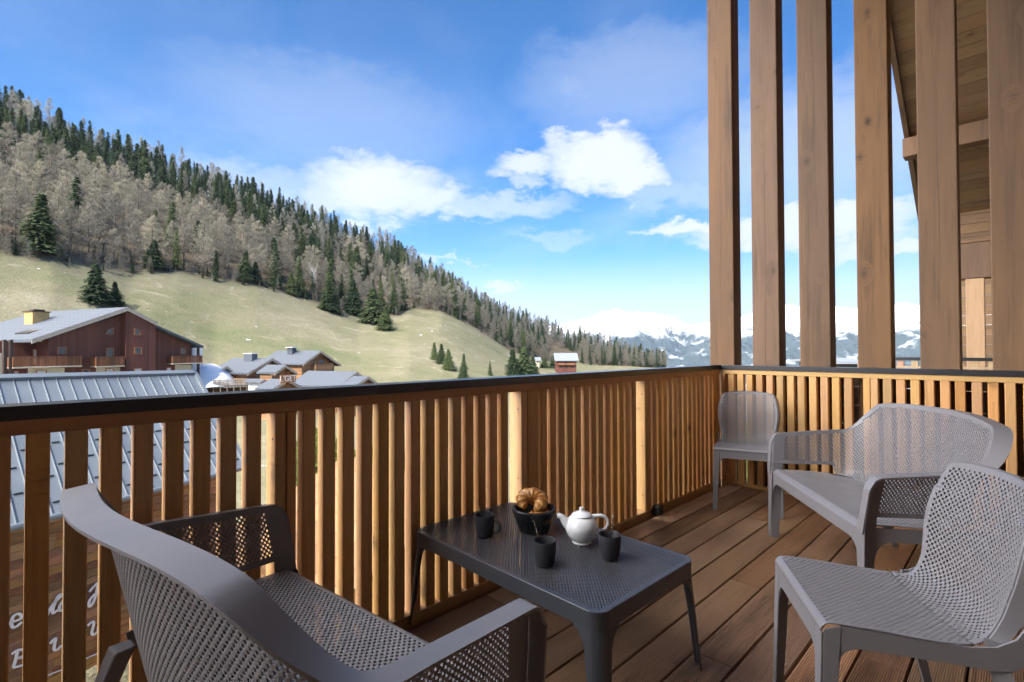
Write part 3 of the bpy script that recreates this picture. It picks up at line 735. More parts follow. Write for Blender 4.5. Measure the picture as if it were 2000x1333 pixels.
b2.location = (-.527, 3.225, 0); b2.rotation_euler = (0, 0, 2.221)
chair = make_chair('taupe perforated armless chair nearest on the right, facing the coffee table')
chair.location = (-.300, 1.845, 0); chair.rotation_euler = (0, 0, 2.12)
c2 = copy_tree(chair); c2['label'] = 'taupe perforated armless chair in the far corner where the railings meet'
c2.location = (-1.474, 3.99, 0); c2.rotation_euler = (0, 0, 3.467)

# ---------- things on the table
def mug(loc, rz, label, handle=True):
    t = empty('mug', loc, rz, label, 'mug', 'matt slate mugs on the coffee table')
    pr = [(0, 0), (.026, 0), (.031, .003), (.036, .02), (.0405, .05), (.0425, .088), (.0420, .0905), (.0405, .091), (.0390, .0885), (.037, .05), (.033, .02), (.026, .009), (0, .008)]
    MB().lathe(pr, 40).build('body', M['mug'], t, smooth=True)
    pts = [Vector((.039, 0, .074))]+[Vector((.041+.029*math.sin(a_), 0, .047+.027*math.cos(a_))) for a_ in np.linspace(.35, 2.75, 12)]+[Vector((.037, 0, .022))]
    mb = MB(); mb.tube(pts, [.0065]+[.0058]*(len(pts)-2)+[.0065], 10); o = mb.build('handle', M['mug'], t, smooth=True); return t
def spoon(base, tipdir, length, label):
    t = empty('spoon', base, 0, label, 'spoon', 'teaspoons standing in the mugs')
    d = Vector(tipdir).normalized(); s_ = d.cross(Vector((.7, .7, .1))).normalized()
    mb = MB(); P = []; Dv = []; Nv = []
    for q in np.linspace(0, 1, 9):
        w = (.0060+.0025*q**2) if q > .15 else .0060; P.append(d*(.03+q*(length-.03))-s_*w/1); Dv.append(s_*2*w); Nv.append(d.cross(s_))
    mb.ribbon(P, Dv, Nv, .0022); mb.build('stem', M['steel'], t, bevel=.0008)
    mb = MB(); mb.lathe([(0, 0), (.006, .002), (.010, .012), (.010, .022), (.006, .032), (.003, .036)], 12)
    o = mb.build('bowl', M['steel'], t, smooth=True); o.scale = (1, .35, 1); return t
ZT = .4004
m1 = mug((-1.600, 1.433, ZT), R(22), 'slate mug with its handle to the right, nearest the railing')
m2 = mug((-1.232, 1.395, ZT), R(140), 'slate mug at the front of the table, in front of the basket')
m3 = mug((-1.098, 1.610, ZT), R(100), 'slate mug beside the teapot on its right')
spoon((-1.598, 1.437, ZT+.012), (-.22, -.16, 1), .140, 'teaspoon in the mug nearest the railing')
spoon((-1.236, 1.400, ZT+.012), (-.18, -.20, 1), .150, 'teaspoon in the front mug before the basket')
spoon((-1.098, 1.612, ZT+.012), (.05, .09, 1), .160, 'bright teaspoon in the mug beside the teapot')
# basket
t = empty('bread_basket', (-1.500, 1.628, ZT), 0, 'small round black wicker basket holding a croissant', 'basket')
mb = MB(); nst = 34
for k in range(nst):
    a_ = 2*math.pi*k/nst
    pts = [Vector((r_*math.cos(a_), r_*math.sin(a_), z)) for r_, z in ((.060, .004), (.068, .03), (.078, .06), (.087, .092))]
    mb.tube(pts, .0034, 5)
mb.build('stakes', M['wicker'], t, smooth=True)
mb = MB()
for j in range(13):
    z = .006+j*.0070; r0 = .060+.0295*(j/12)
    ns_ = nst*2; P = [Vector(((r0+(.0030 if (k+j) % 2 else -.0030))*math.cos(2*math.pi*k/ns_), (r0+(.0030 if (k+j) % 2 else -.0030))*math.sin(2*math.pi*k/ns_), z)) for k in range(ns_+1)]
    if j in (3, 4, 5, 6, 7): 
        if j % 2: continue
    mb.tube(P, .0030, 5)
mb.build('weave', M['wicker'], t, smooth=True)
mb = MB(); mb.lathe([(0, .003), (.058, .003), (.060, .006), (.0, .008)], 32); mb.lathe([(.057, .008), (.083, .09), (.081, .09), (.055, .008)], 32); mb.build('lining', M['wicker'], t, smooth=True)
mb = MB()
for q in range(3):
    P = [Vector(((.0885+.0035*math.cos(k*.9+q*2.1))*math.cos(2*math.pi*k/96), (.0885+.0035*math.cos(k*.9+q*2.1))*math.sin(2*math.pi*k/96), .094+.0035*math.sin(k*.9+q*2.1))) for k in range(97)]
    mb.tube(P, .0042, 6)
mb.build('rim', M['wicker'], t, smooth=True)
# croissant
def croissant(loc, rz, tilt, sc_, label):
    segs = 190; ring_ = 30; vs = []; att = []
    for i in range(segs+1):
        u = i/segs; a_ = R(-152)+R(304)*u; taper = math.sin(math.pi*(.04+.92*u))**.7
        w_ = abs(u-.5)*2; q = w_*5.2; step = q % 1; edge_ = step if q < 5 else .5      # each layer steps down away from the middle
        rr_ = (.007+.030*taper)*(1+.20*(1-step)**2.0-.05)
        c = Vector((math.cos(a_)*.037, math.sin(a_)*.043, .004*math.sin(u*9))); o_ = Vector((math.cos(a_), math.sin(a_), 0))
        for k in range(ring_):
            b_ = 2*math.pi*k/ring_; wob = 1+.07*mnoise.noise(Vector((u*7, math.cos(b_)*1.4, math.sin(b_)*1.4)))+.035*math.sin(b_*6+q*4)
            p = c+(o_*math.cos(b_)*rr_+Vector((0, 0, 1))*math.sin(b_)*rr_*.9)*wob; vs.append(p)
            att.append(min(1, max(0, .25+.55*(1-step)**1.5+.22*math.sin(b_)+.30*mnoise.noise(p*55))))
    fs = [(i*ring_+k, i*ring_+(k+1) % ring_, (i+1)*ring_+(k+1) % ring_, (i+1)*ring_+k) for i in range(segs) for k in range(ring_)]
    fs += [tuple(range(ring_))[::-1], tuple(segs*ring_+k for k in range(ring_))]
    mb = MB(); mb.add(vs, fs); o = mb.build('croissant', M['crust'], smooth=True); o.scale = (sc_,)*3; o.location = loc
    ax = Vector((.73, .69, 0)); o.rotation_euler = (Matrix.Rotation(R(tilt), 3, ax) @ Matrix.Rotation(R(rz), 3, 'Z')).to_euler()
    at_ = o.data.attributes.new('ridge', 'FLOAT', 'POINT'); at_.data.foreach_set('value', att)
    return tag(o, label, 'croissant', 'croissants')
croissant((-1.507, 1.622, ZT+.122), 120, 34, .95, 'golden brown croissant on top of the black basket')
croissant((-1.490, 1.640, ZT+.064), 20, 0, .9, 'croissant lying underneath the top one inside the basket')
# teapot
t = empty('teapot', (-1.268, 1.662, ZT), R(45), 'small round white china teapot with its spout to the left', 'teapot')
MB().lathe([(0, 0), (.036, 0), (.039, .004), (.037, .010), (.046, .018), (.058, .034), (.066, .055), (.0665, .072), (.060, .090), (.048, .103), (.038, .108), (.036, .110), (.030, .108), (0, .106)], 48).build('body', M['white_china'], t, smooth=True)
lid = MB().lathe([(.041, .1095), (.0415, .112), (.034, .119), (.018, .1245), (.010, .126), (.0085, .128), (.009, .137), (.0085, .1415), (.005, .143), (0, .1432)], 40).build('lid', M['white_china'], t, smooth=True)
MB().tube([(-.045, 0, .070), (-.060, 0, .080), (-.072, 0, .092), (-.080, 0, .103), (-.090, 0, .108), (-.099, 0, .1065)], [.026, .021, .0155, .012, .0105, .0095], 20).build('spout', M['white_china'], t, smooth=True)
hp = [Vector((.040, 0, .103)), Vector((.058, 0, .1065)), Vector((.078, 0, .108)), Vector((.095, 0, .103)), Vector((.106, 0, .090)), Vector((.107, 0, .074)), Vector((.099, 0, .058)), Vector((.085, 0, .048)), Vector((.064, 0, .046))]
mb = MB(); mb.tube(hp, [.010, .0085, .0075, .007, .0068, .0066, .0062, .0062, .0075], 12); o = mb.build('handle', M['white_china'], t, smooth=True)
# ================================================================= TERRAIN
G = Vector((-.380, .925, 0)).normalized(); H = Vector((-G.y, G.x, 0))      # village grid: G along the facades, H behind them
RZG = math.atan2(G.y, G.x)
kx = [-1400, -600, 0, 100, 180, 250, 350, 430, 500, 600, 700, 770, 800, 860, 900, 950, 1000, 1060, 1150, 1250, 1330, 1420]
kyF = [470, 480, 490, 500, 520, 530, 532, 545, 556, 586, 616, 618, 604, 608, 626, 655, 688, 706, 713, 717, 721, 724]
krF = [110, 120, 150, 152, 155, 162, 170, 176, 182, 190, 200, 206, 222, 232, 238, 244, 250, 270, 300, 330, 350, 380]
kyR = [-60, 60, 215, 268, 302, 322, 345, 372, 400, 440, 478, 500, 525, 558, 580, 606, 628, 650, 678, 708, 726, 735]
krR = [250, 270, 330, 335, 338, 340, 345, 350, 352, 356, 360, 362, 365, 368, 370, 375, 380, 385, 395, 410, 430, 450]
def P_at(px, y, r):
    d = ray(px, y); f = math.hypot(d.x, d.y); return CAM+d*(r/f)
pxs = np.concatenate([np.linspace(-1400, -100, 27), np.linspace(-80, 1420, 220)])
rs = np.concatenate([np.linspace(6, 60, 14), np.linspace(66, 480, 130)])
Zt = np.zeros((len(pxs), len(rs))); FO = np.zeros_like(Zt)
for i, p in enumerate(pxs):
    yF, rF, yR, rR = [float(np.interp(p, kx, q)) for q in (kyF, krF, kyR, krR)]
    zF, zR = P_at(p, yF, rF).z, P_at(p, yR, rR).z
    zb_ = float(np.interp(p, [-1400, 300, 600, 900, 1200], [-7.5, -7.5, -6.0, -6.6, -10]))
    rb = float(np.interp(p, [-1400, 0, 300, 420, 800, 1000], [70, 84, 84, 96, 92, 110]))
    Rr = [0, 50, rb, rb+(rF-rb)*.5, rF, rF+(rR-rF)*.5, rR, rR+60, rR+200]
    Zr = [-9, -9, zb_, zb_+(zF-zb_)*.42, zF, zF+(zR-zF)*.52, zR, zR-8, zR-110]
    if p > 1180: Zr[-1] = zR-160
    z = np.interp(rs, Rr, Zr); kk = np.ones(5)/5
    z2 = np.convolve(np.pad(z, 2, mode='edge'), kk, 'valid'); Zt[i] = z2
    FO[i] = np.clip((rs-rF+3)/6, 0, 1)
dirs = []
for p in pxs:
    d = ray(p, 683); dirs.append(Vector((d.x, d.y, 0)).normalized())
def terr(px, r):
    i = np.interp(px, pxs, np.arange(len(pxs))); j = np.interp(r, rs, np.arange(len(rs)))
    i0, j0 = int(min(i, len(pxs)-2)), int(min(j, len(rs)-2)); a_, b_ = i-i0, j-j0
    return float(Zt[i0, j0]*(1-a_)*(1-b_)+Zt[i0+1, j0]*a_*(1-b_)+Zt[i0, j0+1]*(1-a_)*b_+Zt[i0+1, j0+1]*a_*b_)
V = []; att = []
for i, d in enumerate(dirs):
    for j, r in enumerate(rs):
        x, y = d.x*r, d.y*r; z = Zt[i, j]
        if r > 70: z += .55*mnoise.noise(Vector((x*.05, y*.05, 0)))+.25*mnoise.noise(Vector((x*.16, y*.16, 3)))
        V.append((x, y, z)); att.append(FO[i, j])
nr = len(rs)
Fc = [(i*nr+j, (i+1)*nr+j, (i+1)*nr+j+1, i*nr+j+1) for i in range(len(pxs)-1) for j in range(nr-1)]
me = bpy.data.meshes.new('hillside'); me.from_pydata(V, [], Fc); me.shade_smooth()
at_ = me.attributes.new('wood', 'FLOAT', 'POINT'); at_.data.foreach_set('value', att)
def hill_mat():
    m, nt, b = newmat('hillside_grass'); tc = _n(nt, 'ShaderNodeTexCoord'); v = tc.outputs['Object']
    mp = _n(nt, 'ShaderNodeMapping'); mp.inputs['Scale'].default_value = (1, 1, 2.2); nt.links.new(v, mp.inputs[0]); w = mp.outputs[0]
    n1 = noise_tex(nt, w, .022, 4, .55, .5); n2 = noise_tex(nt, w, .16, 6, .65, .6); n3 = noise_tex(nt, w, 1.1, 5, .7); n4 = noise_tex(nt, w, .075, 6, .6, 1.0)
    c = ramp(nt, mathn(nt, 'ADD', mathn(nt, 'MULTIPLY', n1, .55), mathn(nt, 'MULTIPLY', n2, .45)), [(.36, (.135, .155, .070)), (.46, (.190, .182, .100)), (.56, (.230, .208, .128)), (.68, (.285, .255, .170))])
    c = mixc(nt, mathn(nt, 'MULTIPLY', ramp(nt, n3, [(.40, (0, 0, 0)), (.66, (1, 1, 1))]), .38), c, (.175, .150, .085))
    c = mixc(nt, mathn(nt, 'MULTIPLY', ramp(nt, n2, [(.60, (0, 0, 0)), (.68, (1, 1, 1))]), .35), c, (.42, .37, .27))
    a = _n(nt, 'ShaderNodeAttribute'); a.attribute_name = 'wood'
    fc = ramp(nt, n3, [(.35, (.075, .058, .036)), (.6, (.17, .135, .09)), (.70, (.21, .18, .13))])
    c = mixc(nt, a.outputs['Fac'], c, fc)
    sx = _n(nt, 'ShaderNodeSeparateXYZ'); nt.links.new(v, sx.inputs[0])
    # snow lies on the high ground under the crest and in small remnants lower down
    hi_ = _n(nt, 'ShaderNodeMapRange'); nt.links.new(mathn(nt, 'ADD', sx.outputs[2], mathn(nt, 'MULTIPLY', n4, 60.)), hi_.inputs[0]); hi_.inputs[1].default_value = 112; hi_.inputs[2].default_value = 120
    rem = ramp(nt, noise_tex(nt, w, .34, 5, .62, .3), [(.695, (0, 0, 0)), (.705, (1, 1, 1))])
    s_ = mathn(nt, 'MAXIMUM', hi_.outputs[0], rem)
    c = mixc(nt, s_, c, (.78, .79, .82)); nt.links.new(c, b.inputs['Base Color']); b.inputs['Roughness'].default_value = .95; b.inputs['Specular IOR Level'].default_value = .1
    bump(nt, b, mathn(nt, 'ADD', n2, n3), .6, .5); return m
M['hill'] = hill_mat(); o = link('hillside', me, M['hill']); tag(o, kind='structure')
# valley ground reaching the horizon
V = []; Fc = []; rr_ = [0, 20, 60, 120, 220, 420, 900, 2000, 5000, 12000]; zz_ = [-9.3, -9.3, -11, -17, -34, -90, -190, -330, -380, -400]
ns_ = 72
for r, z in zip(rr_, zz_):
    for k in range(ns_): V.append((r*math.cos(2*math.pi*k/ns_), r*math.sin(2*math.pi*k/ns_), z))
for i in range(len(rr_)-1):
    for k in range(ns_): Fc.append((i*ns_+k, i*ns_+(k+1) % ns_, (i+1)*ns_+(k+1) % ns_, (i+1)*ns_+k))
me = bpy.data.meshes.new('ground'); me.from_pydata(V, [], Fc)
def ground_mat():
    m, nt, b = newmat('valley_ground'); v = _n(nt, 'ShaderNodeTexCoord').outputs['Object']
    n1 = noise_tex(nt, v, .09, 6, .6, .5); n2 = noise_tex(nt, v, 1.5, 5, .7)
    c = ramp(nt, n1, [(.38, (.07, .085, .035)), (.48, (.20, .18, .10)), (.55, (.34, .31, .24)), (.63, (.60, .59, .57))])
    c = mixc(nt, mathn(nt, 'MULTIPLY', n2, .35), c, (.12, .11, .07)); nt.links.new(c, b.inputs['Base Color']); b.inputs['Roughness'].default_value = .95; return m
o = link('ground', me, ground_mat()); tag(o, kind='structure')
# snow mountains far behind
def mountains():
    pa = np.linspace(1040, 2300, 620); ra = np.linspace(5200, 9300, 150); V = []
    kxr = [1040, 1130, 1180, 1270, 1300, 1335, 1385, 1450, 1540, 1600, 1650, 1720, 1790, 2000, 2500]; kyr = [668, 650, 630, 628, 636, 656, 655, 646, 622, 628, 622, 630, 618, 640, 640]
    for p in pa:
        d = ray(p, 683); dd = Vector((d.x, d.y, 0)).normalized(); yr = float(np.interp(p, kxr, kyr))-20
        zp = P_at(p, yr, 8200).z
        for r in ra:
            t = (r-5200)/3000.; x, y = dd.x*r, dd.y*r
            base = -420+(zp+420)*(min(1, t)**.85) if t <= 1 else zp-(t-1)*600
            q = Vector((x, y, 0))
            rg = mnoise.ridged_multi_fractal(q*.0011, 1.0, 2.1, 6, 1.0, 2.0)-1.1
            rg2 = mnoise.fractal(q*.0032, .85, 2.1, 6)
            amp = 1.0-.55*min(1, max(0, t-.15))**3
            V.append((x, y, base+(rg*130+rg2*70)*max(.30, min(1, t*2.2)*amp)))
    n_ = len(ra); F_ = [(i*n_+j, (i+1)*n_+j, (i+1)*n_+j+1, i*n_+j+1) for i in range(len(pa)-1) for j in range(n_-1)]
    me = bpy.data.meshes.new('mountains'); me.from_pydata(V, [], F_)
    m, nt, b = newmat('alpine_snow_rock'); v = _n(nt, 'ShaderNodeTexCoord').outputs['Object']; g = _n(nt, 'ShaderNodeNewGeometry')
    sx = _n(nt, 'ShaderNodeSeparateXYZ'); nt.links.new(v, sx.inputs[0]); sn = _n(nt, 'ShaderNodeSeparateXYZ'); nt.links.new(g.outputs['Normal'], sn.inputs[0])
    n1 = noise_tex(nt, v, .0035, 8, .68, .4); n2 = noise_tex(nt, v, .0042, 8, .60)
    rock = ramp(nt, mathn(nt, 'ADD', mathn(nt, 'MULTIPLY', sn.outputs[2], .55), mathn(nt, 'MULTIPLY', n2, .7)), [(.61, (1, 1, 1)), (.66, (0, 0, 0))])
    forest = _n(nt, 'ShaderNodeMapRange'); nt.links.new(mathn(nt, 'ADD', sx.outputs[2], mathn(nt, 'MULTIPLY', mathn(nt, 'SUBTRACT', n1, .5), 420.)), forest.inputs[0]); forest.inputs[1].default_value = 260; forest.inputs[2].default_value = 150
    fp = ramp(nt, n2, [(.54, (1, 1, 1)), (.68, (.15, .15, .15))])
    c = mixc(nt, rock, (.80, .81, .83), (.16, .15, .15)); c = mixc(nt, mathn(nt, 'MULTIPLY', forest.outputs[0], fp), c, (.05, .065, .06))
    nt.links.new(c, b.inputs['Base Color']); b.inputs['Roughness'].default_value = .9; b.inputs['Specular IOR Level'].default_value = .1
    o = link('mountains', me, m); tag(o, kind='structure')
mountains()

# ================================================================= TREES
def cone_tree(kind, seed, Ht, n, rad, detail=1.0):
    """clumps of small faces round a tapered trunk; returns (trunk MB, crown arrays)"""
    rg = random.Random(seed); tr = MB()
    tr.tube([(0, 0, -.6), (0, 0, Ht*.3), (0.05, 0, Ht*.65), (0, .03, Ht*.97)], [Ht*.016, Ht*.012, Ht*.007, Ht*.0015], 6)
    V = []; F = []
    if kind == 'spruce':
        lev = int(26*detail); 
        for li in range(lev):
            h = .06+.93*(li/lev)**1.0; zc = Ht*h; Rm = rad*((1-h)**.80)*(.70+.55*rg.random())+.10
            nb = max(4, int((13*(1-h)+4)*detail))
            for b_ in range(nb):
                a_ = 2*math.pi*(b_+rg.random()*.8)/nb+li*1.7; L_ = Rm*(.72+.42*rg.random())
                if rg.random() < .12: continue
                ca, sa = math.cos(a_), math.sin(a_); ns_ = max(3, int(n*L_/rad))
                for q in range(ns_):
                    t = (q+.3+.6*rg.random())/ns_; r_ = L_*t
                    z = zc-.34*L_*t*t+.10*L_*t+rg.uniform(-.06, .06)*Ht*.12
                    s_ = (.30+.30*(1-t))*rad*.30*(.7+.6*rg.random()); 
                    px_, py_ = ca*r_, sa*r_; ox, oy = -sa, ca; w = s_*.9
                    b0 = len(V); j = lambda: rg.uniform(-.25, .25)*s_
                    V += [(px_-ox*w+j(), py_-oy*w+j(), z-.12*s_+j()), (px_+ox*w+j(), py_+oy*w+j(), z-.12*s_+j()), (px_+ca*s_*1.2, py_+sa*s_*1.2, z-.55*s_+j()), (px_-ca*s_*.3, py_-sa*s_*.3, z+.55*s_)]
                    F += [(b0, b0+2, b0+3), (b0+1, b0+3, b0+2)]
    else:
        nc = int(n)
        limbs = []
        for li in range(int(26*detail)):
            h = .16+.80*(li/26./detail)+rg.uniform(-.01, .01); a_ = rg.uniform(0, 2*math.pi); prof = (math.sin(min(1, (1-h)*1.25)*math.pi/2))**.9
            L_ = rad*prof*(.75+.4*rg.random()); limbs.append((h, a_, L_))
            tr.tube([(0, 0, Ht*h), (math.cos(a_)*L_*.5, math.sin(a_)*L_*.5, Ht*h+L_*.12), (math.cos(a_)*L_, math.sin(a_)*L_, Ht*h+L_*.42)], [Ht*.0035*(1-h*.6), Ht*.002, Ht*.0008], 4)
        for q in range(nc):
            h, a_, L_ = limbs[rg.randrange(len(limbs))]; a_ += rg.gauss(0, .42); t = rg.random()**.6*1.05; r_ = L_*t
            z = Ht*h+L_*(.12*t+.30*t*t)+rg.gauss(0, .018)*Ht; c_ = Vector((math.cos(a_)*r_, math.sin(a_)*r_, z)); s_ = Ht*.021*(.6+.8*rg.random())
            d = Vector((math.cos(a_)*.6+rg.gauss(0, .5), math.sin(a_)*.6+rg.gauss(0, .5), .7+rg.gauss(0, .5))).normalized(); e_ = d.orthogonal().normalized(); e_ = (e_*math.cos(rg.random()*6)+d.cross(e_)*math.sin(rg.random()*6))
            b0 = len(V); V += [tuple(c_-e_*s_*.16), tuple(c_+e_*s_*.16), tuple(c_+d*s_*1.5)]; F += [(b0, b0+1, b0+2)]
            b0 = len(V); d2 = (d+Vector((rg.gauss(0, .8), rg.gauss(0, .8), rg.gauss(0, .5)))).normalized(); V += [tuple(c_), tuple(c_+e_*s_*.2+d2*s_*.3), tuple(c_+d2*s_*1.2)]; F += [(b0, b0+1, b0+2)]
    return tr, V, F
def tree_protos(kind, matk, count, Ht, n, rad, detail, name):
    res = []
    for k in range(count):
        tr, V, F = cone_tree(kind, 100+k*7+hash(name) % 3*0+len(name), Ht, n, rad*(.85+.12*k), detail)
        mt = bpy.data.meshes.new('trunk'); mt.from_pydata(tr.v, [], tr.f); mt.materials.append(M['bark'])
        mc = bpy.data.meshes.new('crown'); mc.from_pydata(V, [], F); mc.materials.append(M[matk]); res.append((mt, mc))
    return res
def put_tree(proto, name, loc, h, Ht, label, cat, group, wide=1.0, parts=True):
    mt, mc = proto; s_ = h/Ht; t = empty(name, loc, random.uniform(0, 6.28), label, cat, group); t.scale = (s_*wide, s_*wide*random.uniform(.85, 1.1), s_); t.rotation_euler = (random.gauss(0, .022), random.gauss(0, .022), t.rotation_euler[2])
    for nm, me in (('trunk', mt), ('crown', mc)):
        o = bpy.data.objects.new(nm, me); COL.objects.link(o); o.parent = t
    return t
SP = tree_protos('spruce', 'spruce', 5, 15, 5, 2.6, 1.0, 'spruce')
SPN = tree_protos('spruce', 'spruce', 2, 15, 8, 3.9, 1.35, 'spruce_near')
LA = tree_protos('larch', 'larch', 6, 15, 2600, 2.9, 1.0, 'larch')
LG = tree_protos('larch', 'larchg', 4, 15, 1400, 2.3, 1.0, 'grey_larch')
def tree_at(px, ybase, r, hpx, proto, Ht, name, label, cat, group, wide=1.0):
    p = P_at(px, ybase, r); z = terr(px, r) if r > 60 else p.z
    dep = (p-CAM).dot(fw); return put_tree(proto, name, (p.x, p.y, z-.2), hpx/FPX*dep, Ht, label, cat, group, wide)
def r_for_y(px, y):   # distance at which the ground shows at picture row y (nearest crossing)
    best = None
    for r in np.linspace(95, 400, 160):
        z = terr(px, r); q = P_at(px, 683, r); d = Vector((q.x, q.y, z))-CAM; yy = 666.5-FPX*d.dot(up)/d.dot(fw)
        if yy <= y: return float(r)
    return 240.
near_sp = [(75, 500, 122, 'big dark spruce standing alone in front of the tan larches above the brown building', 1.25), (188, 598, 82, 'taller of two green spruces on the meadow right behind the brown building', 1.2), (226, 600, 50, 'shorter of two green spruces on the meadow right behind the brown building', 1.3),
  (300, 530, 60, 'dark spruce at the lower wood edge above the green meadow', 1.2), (478, 552, 64, 'dark spruce at the wood edge above the wooden chalets', 1.1), (498, 556, 44, 'small dark spruce beside a taller one at the wood edge', 1.1), (570, 578, 46, 'dark spruce at the wood edge, left of the white birch', 1.1), (588, 580, 34, 'lowest spruce beside another at the wood edge left of the white birch', 1.2),
  (640, 608, 62, 'round dark spruce at the wood edge right of the white birch', 1.35), (656, 615, 40, 'small spruce at the foot of the round dark spruce', 1.2), (690, 612, 66, 'dark spruce between the birch and the big leaning edge spruce', 1.3), (730, 632, 72, 'broad spruce at the tip of the wood that juts into the meadow', 1.35), (752, 645, 50, 'lowest spruce at the tip of the wood that juts into the meadow', 1.3),
  (848, 704, 36, 'topmost bluish spruce of the small row on the meadow', 1.0), (862, 712, 40, 'spruce second from the top of the small row on the meadow', 1.2), (876, 722, 42, 'lowest spruce of the small slanting row on the meadow', 1.2), (905, 742, 52, 'pointed spruce standing just right of the small slanting row', 1.0), (957, 738, 32, 'tiny thin spruce alone low on the meadow', .7),
  (1004, 738, 58, 'dark bushy tree left of the distant wooden chalet', 1.4), (1024, 738, 62, 'tallest of the bushy trees left of the distant wooden chalet', 1.4), (1042, 736, 42, 'lower bushy tree next to the white roof', 1.4), (1064, 720, 24, 'low dark tree between the white roof and the distant chalet', 1.6), (1080, 720, 26, 'low dark tree touching the distant chalet', 1.5)]
for i, (px_, yb_, hp_, lab, wd) in enumerate(near_sp):
    r = r_for_y(px_, yb_)
    tree_at(px_, yb_, r, hp_, SPN[i % 2], 15, 'spruce_tree', lab, 'spruce', 'spruces standing clear of the wood', wd*(1.28 if wd > 1.05 else 1.1))
# random wood
zones = [(-300, 140, 'above the brown building'), (140, 330, 'above the meadow spruces'), (330, 520, 'above the green meadow'), (520, 700, 'above the wooden chalets'), (700, 870, 'around the wood tip'), (870, 1060, 'on the crest right of the meadow'), (1060, 1420, 'around the distant chalet')]
def zone(px): return next((z[2]+(', left part' if px < z[0]+(z[1]-z[0])/3 else (', middle part' if px < z[0]+(z[1]-z[0])*2/3 else ', right part')) for z in zones if z[0] <= px < z[1]), 'on the hillside')
def siz(h): return 'small' if h < 9.5 else ('short' if h < 12 else ('middling' if h < 13.7 else ('tall' if h < 15.5 else 'very tall')))
cand = []; placed = []
tries = 0
while len(placed) < 1650 and tries < 90000:
    tries += 1; px_ = random.uniform(-90, 1300); rF = float(np.interp(px_, kx, krF)); rR = float(np.interp(px_, kx, krR)); t = random.random()**.92
    r = rF+2+(rR+9-rF)*t; q = P_at(px_, 683, r)
    dmin = 4.2 if px_ < 800 else 3.6
    if any(abs(q.x-a_[0]) < dmin and abs(q.y-a_[1]) < dmin and (q.x-a_[0])**2+(q.y-a_[1])**2 < dmin**2 for a_ in placed): continue
    if 1075 < px_ < 1135 and r < 330: continue
    placed.append((q.x, q.y)); 
    up_ = t + .18*mnoise.noise(Vector((q.x*.02, q.y*.02, 1)))
    clump = mnoise.noise(Vector((q.x*.045, q.y*.045, 7)))
    if px_ < 560: p_sp = .86 if up_ > .33 else .12
    elif px_ < 800: p_sp = .58 if up_ > .42 else .38
    else: p_sp = .40
    p_sp += clump*.75
    kind = 'spruce' if random.random() < p_sp else ('larch' if (up_ < (.5 if px_ < 600 else .32)) or random.random() < .15 else 'grey')
    if up_ > .86 and random.random() < .45: kind = 'grey'
    h = random.uniform(9.5, 16.5)*(.92 if kind == 'larch' else 1.0)
    if px_ > 900: h *= .86
    if t > .85: h *= 1.18
    if random.random() < .14: h *= .6
    cand.append((r, px_, q, kind, h, t))
for _ in range(330):
    px_ = random.uniform(-60, 1260); rF = float(np.interp(px_, kx, krF)); r = rF+random.triangular(-5, 9, 1); q = P_at(px_, 683, r)
    cand.append((r+9e3, px_, q, random.choice(('larch', 'grey', 'grey', 'spruce')), random.uniform(1.8, 5.2), 0))
cand.sort(key=lambda c: c[0]/c[4])
cnt = {'spruce': 0, 'larch': 0, 'grey': 0}; lim = {'spruce': 270, 'larch': 190, 'grey': 105}
rest = []
for r, px_, q, kind, h, t in cand:
    if r > 5e3 or cnt[kind] >= lim[kind]: rest.append((r-9e3 if r > 5e3 else r, px_, q, kind, h, t)); continue
    cnt[kind] += 1; z = terr(px_, r)-.3; row = 'lower' if t < .34 else ('middle' if t < .68 else 'upper')
    if kind == 'spruce': put_tree(random.choice(SP), 'spruce_tree', (q.x, q.y, z), h, 15, '%s dark spruce, %s wood %s' % (siz(h), row, zone(px_)), 'spruce', 'spruces of the hillside wood', random.uniform(1.0, 1.45))
    elif kind == 'larch': put_tree(random.choice(LA), 'larch_tree', (q.x, q.y, z), h, 15, '%s bare tan larch, %s wood %s' % (siz(h), row, zone(px_)), 'larch', 'bare tan larches of the hillside wood', random.uniform(.95, 1.25))
    else: put_tree(random.choice(LG), 'larch_tree', (q.x, q.y, z), h, 15, '%s bare grey larch, %s wood %s' % (siz(h), row, zone(px_)), 'larch', 'bare grey larches of the hillside wood', random.uniform(.85, 1.1))
